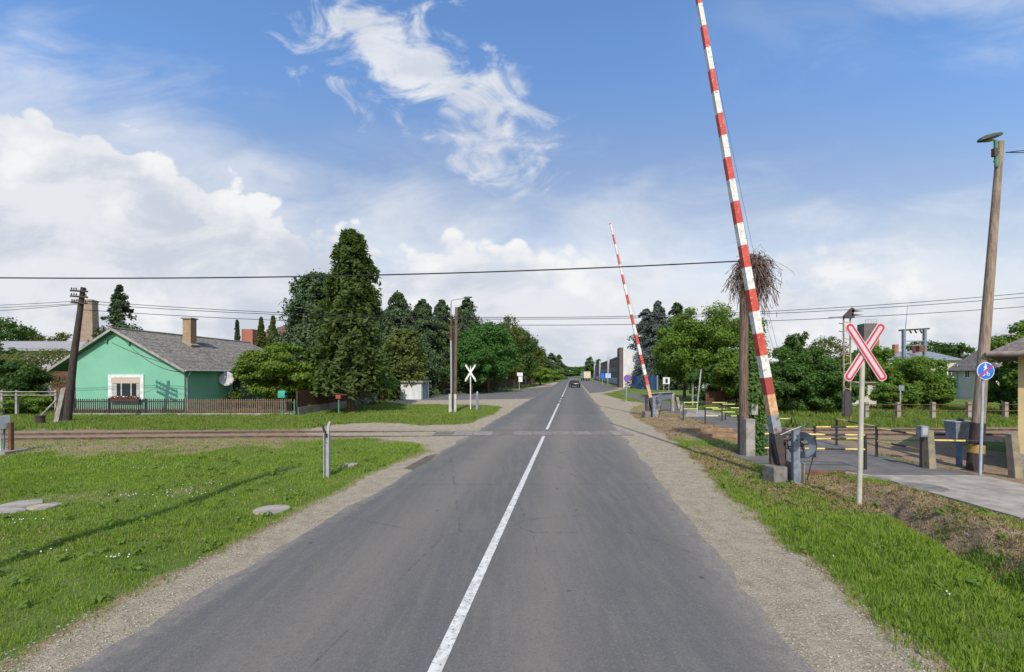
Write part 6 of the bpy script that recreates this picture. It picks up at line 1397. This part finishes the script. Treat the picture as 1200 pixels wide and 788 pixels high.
# straw and dry stems on the right-hand spoil
x, y, r = sample(4.8, 12, 4, 30, 260, 121); g_, d_ = cover_at(x, y); keep = (d_ > .3) & (g_ < .5); x, y = x[keep], y[keep]
x3, y3, r = sample(4.0, 8.5, 7, 15, 900, 124); g3, d3_ = cover_at(x3, y3); keep = (sdf(dry_R, x3, y3) > -.3) & (g3 < .6) & (r.random(len(x3)) < .2 + fbm(x3 * 2, y3 * 2, 3)); x = np.concatenate([x, x3[keep]]); y = np.concatenate([y, y3[keep]])
x4, y4, r = sample(-14, 8.5, 2.6, 17, 170, 125); g4, d4_ = cover_at(x4, y4); keep = (g4 < .55) & (r.random(len(x4)) < sstep(fbm(x4 * .7 + 5, y4 * .7, 4), .46, .66)); x = np.concatenate([x, x4[keep]]); y = np.concatenate([y, y4[keep]])
x2, y2, r = sample(6.2, 9.1, 3.5, 11.5, 1300, 122); g2, d2 = cover_at(x2, y2); keep = (d2 > .3) & (g2 < .5) & (r.random(len(x2)) < fbm(x2 * 2, y2 * 2, 3) * 1.3); x = np.concatenate([x, x2[keep]]); y = np.concatenate([y, y2[keep]])
blades('dry_straw', x, y, np.full(len(x), .06), np.full(len(x), .012), LEAF['straw'], 'dry straw and dead stems on the brown spoil right of the road', 'straw', lean=1.6, seed=3)
# white clover flowers in clumps
C = []
r = np.random.default_rng(77)
for (px, py, n_, sp_) in ((215, 577, 26, .35), (40, 645, 8, .2), (132, 656, 9, .12), (182, 548, 8, .25), (160, 580, 8, .15), (245, 569, 6, .2), (25, 610, 8, .2), (325, 575, 4, .3), (80, 600, 8, .8), (1140, 700, 2, .1), (1020, 660, 3, .5), (300, 640, 5, .6)):
    x0, y0 = G(px, py)
    for k in range(n_): C.append((x0 + r.normal() * sp_ * 1.4, y0 + r.normal() * sp_ * .5))
C = np.array(C); gk, _d = cover_at(C[:, 0], C[:, 1]); C = C[gk < .2]; z = ground_h(C[:, 0], C[:, 1]); fm = MB()
for (a, b_), z_ in zip(C, z): fm.sphere((a, b_, z_ + .055), .010, n=6, m=4)
tag(fm.build('clover_flowers', M['white']), 'tiny white clover flowers dotted in the near grass', 'flowers', kind='stuff')

# timber pole just outside the left edge of the view; its long shadow lies across the left lawn
op = thing('utility_pole', (-8.0, .8, 0), 'leaning timber pole standing just outside the left edge of the view', 'utility pole')
MB().tube([(-8.0, .8, -.1), (-7.4, .85, 5.5), (-6.7, .9, 10.8)], [.17, .14, .10], 10).build('pole', M['timber_pole'], op)

# rosettes of broad-leaf weeds
r = np.random.default_rng(131); C = []; N_ = []
for (x0, x1, y0, y1, k) in ((-11, -3, 3, 16, 170), (3.2, 8.5, 3, 12, 110), (-14, -3, 20.5, 27, 60)):
    xx = r.uniform(x0, x1, k); yy_ = r.uniform(y0, y1, k); g_, d_ = cover_at(xx, yy_); ok = (g_ < .3); xx, yy_ = xx[ok], yy_[ok]; zz = ground_h(xx, yy_)
    for a, b_, c_ in zip(xx, yy_, zz):
        n = r.integers(10, 26); th_ = r.random(n) * 6.28; q_ = r.random(n) ** .6 * r.uniform(.06, .16)
        C.append(np.stack([a + np.cos(th_) * q_, b_ + np.sin(th_) * q_, c_ + r.uniform(.02, .09, n)], 1)); N_.append(np.stack([np.cos(th_) * .5, np.sin(th_) * .5, 1 + 0 * th_], 1) + r.normal(size=(n, 3)) * .3)
C = np.concatenate(C); tag(quads_mesh('weeds', rot_quads(C, np.concatenate(N_), .05 * r.uniform(.6, 1.4, len(C)), 1.5), LEAF['maple']), 'broad-leafed weeds growing in small rosettes through the lawn', 'weeds', kind='stuff')
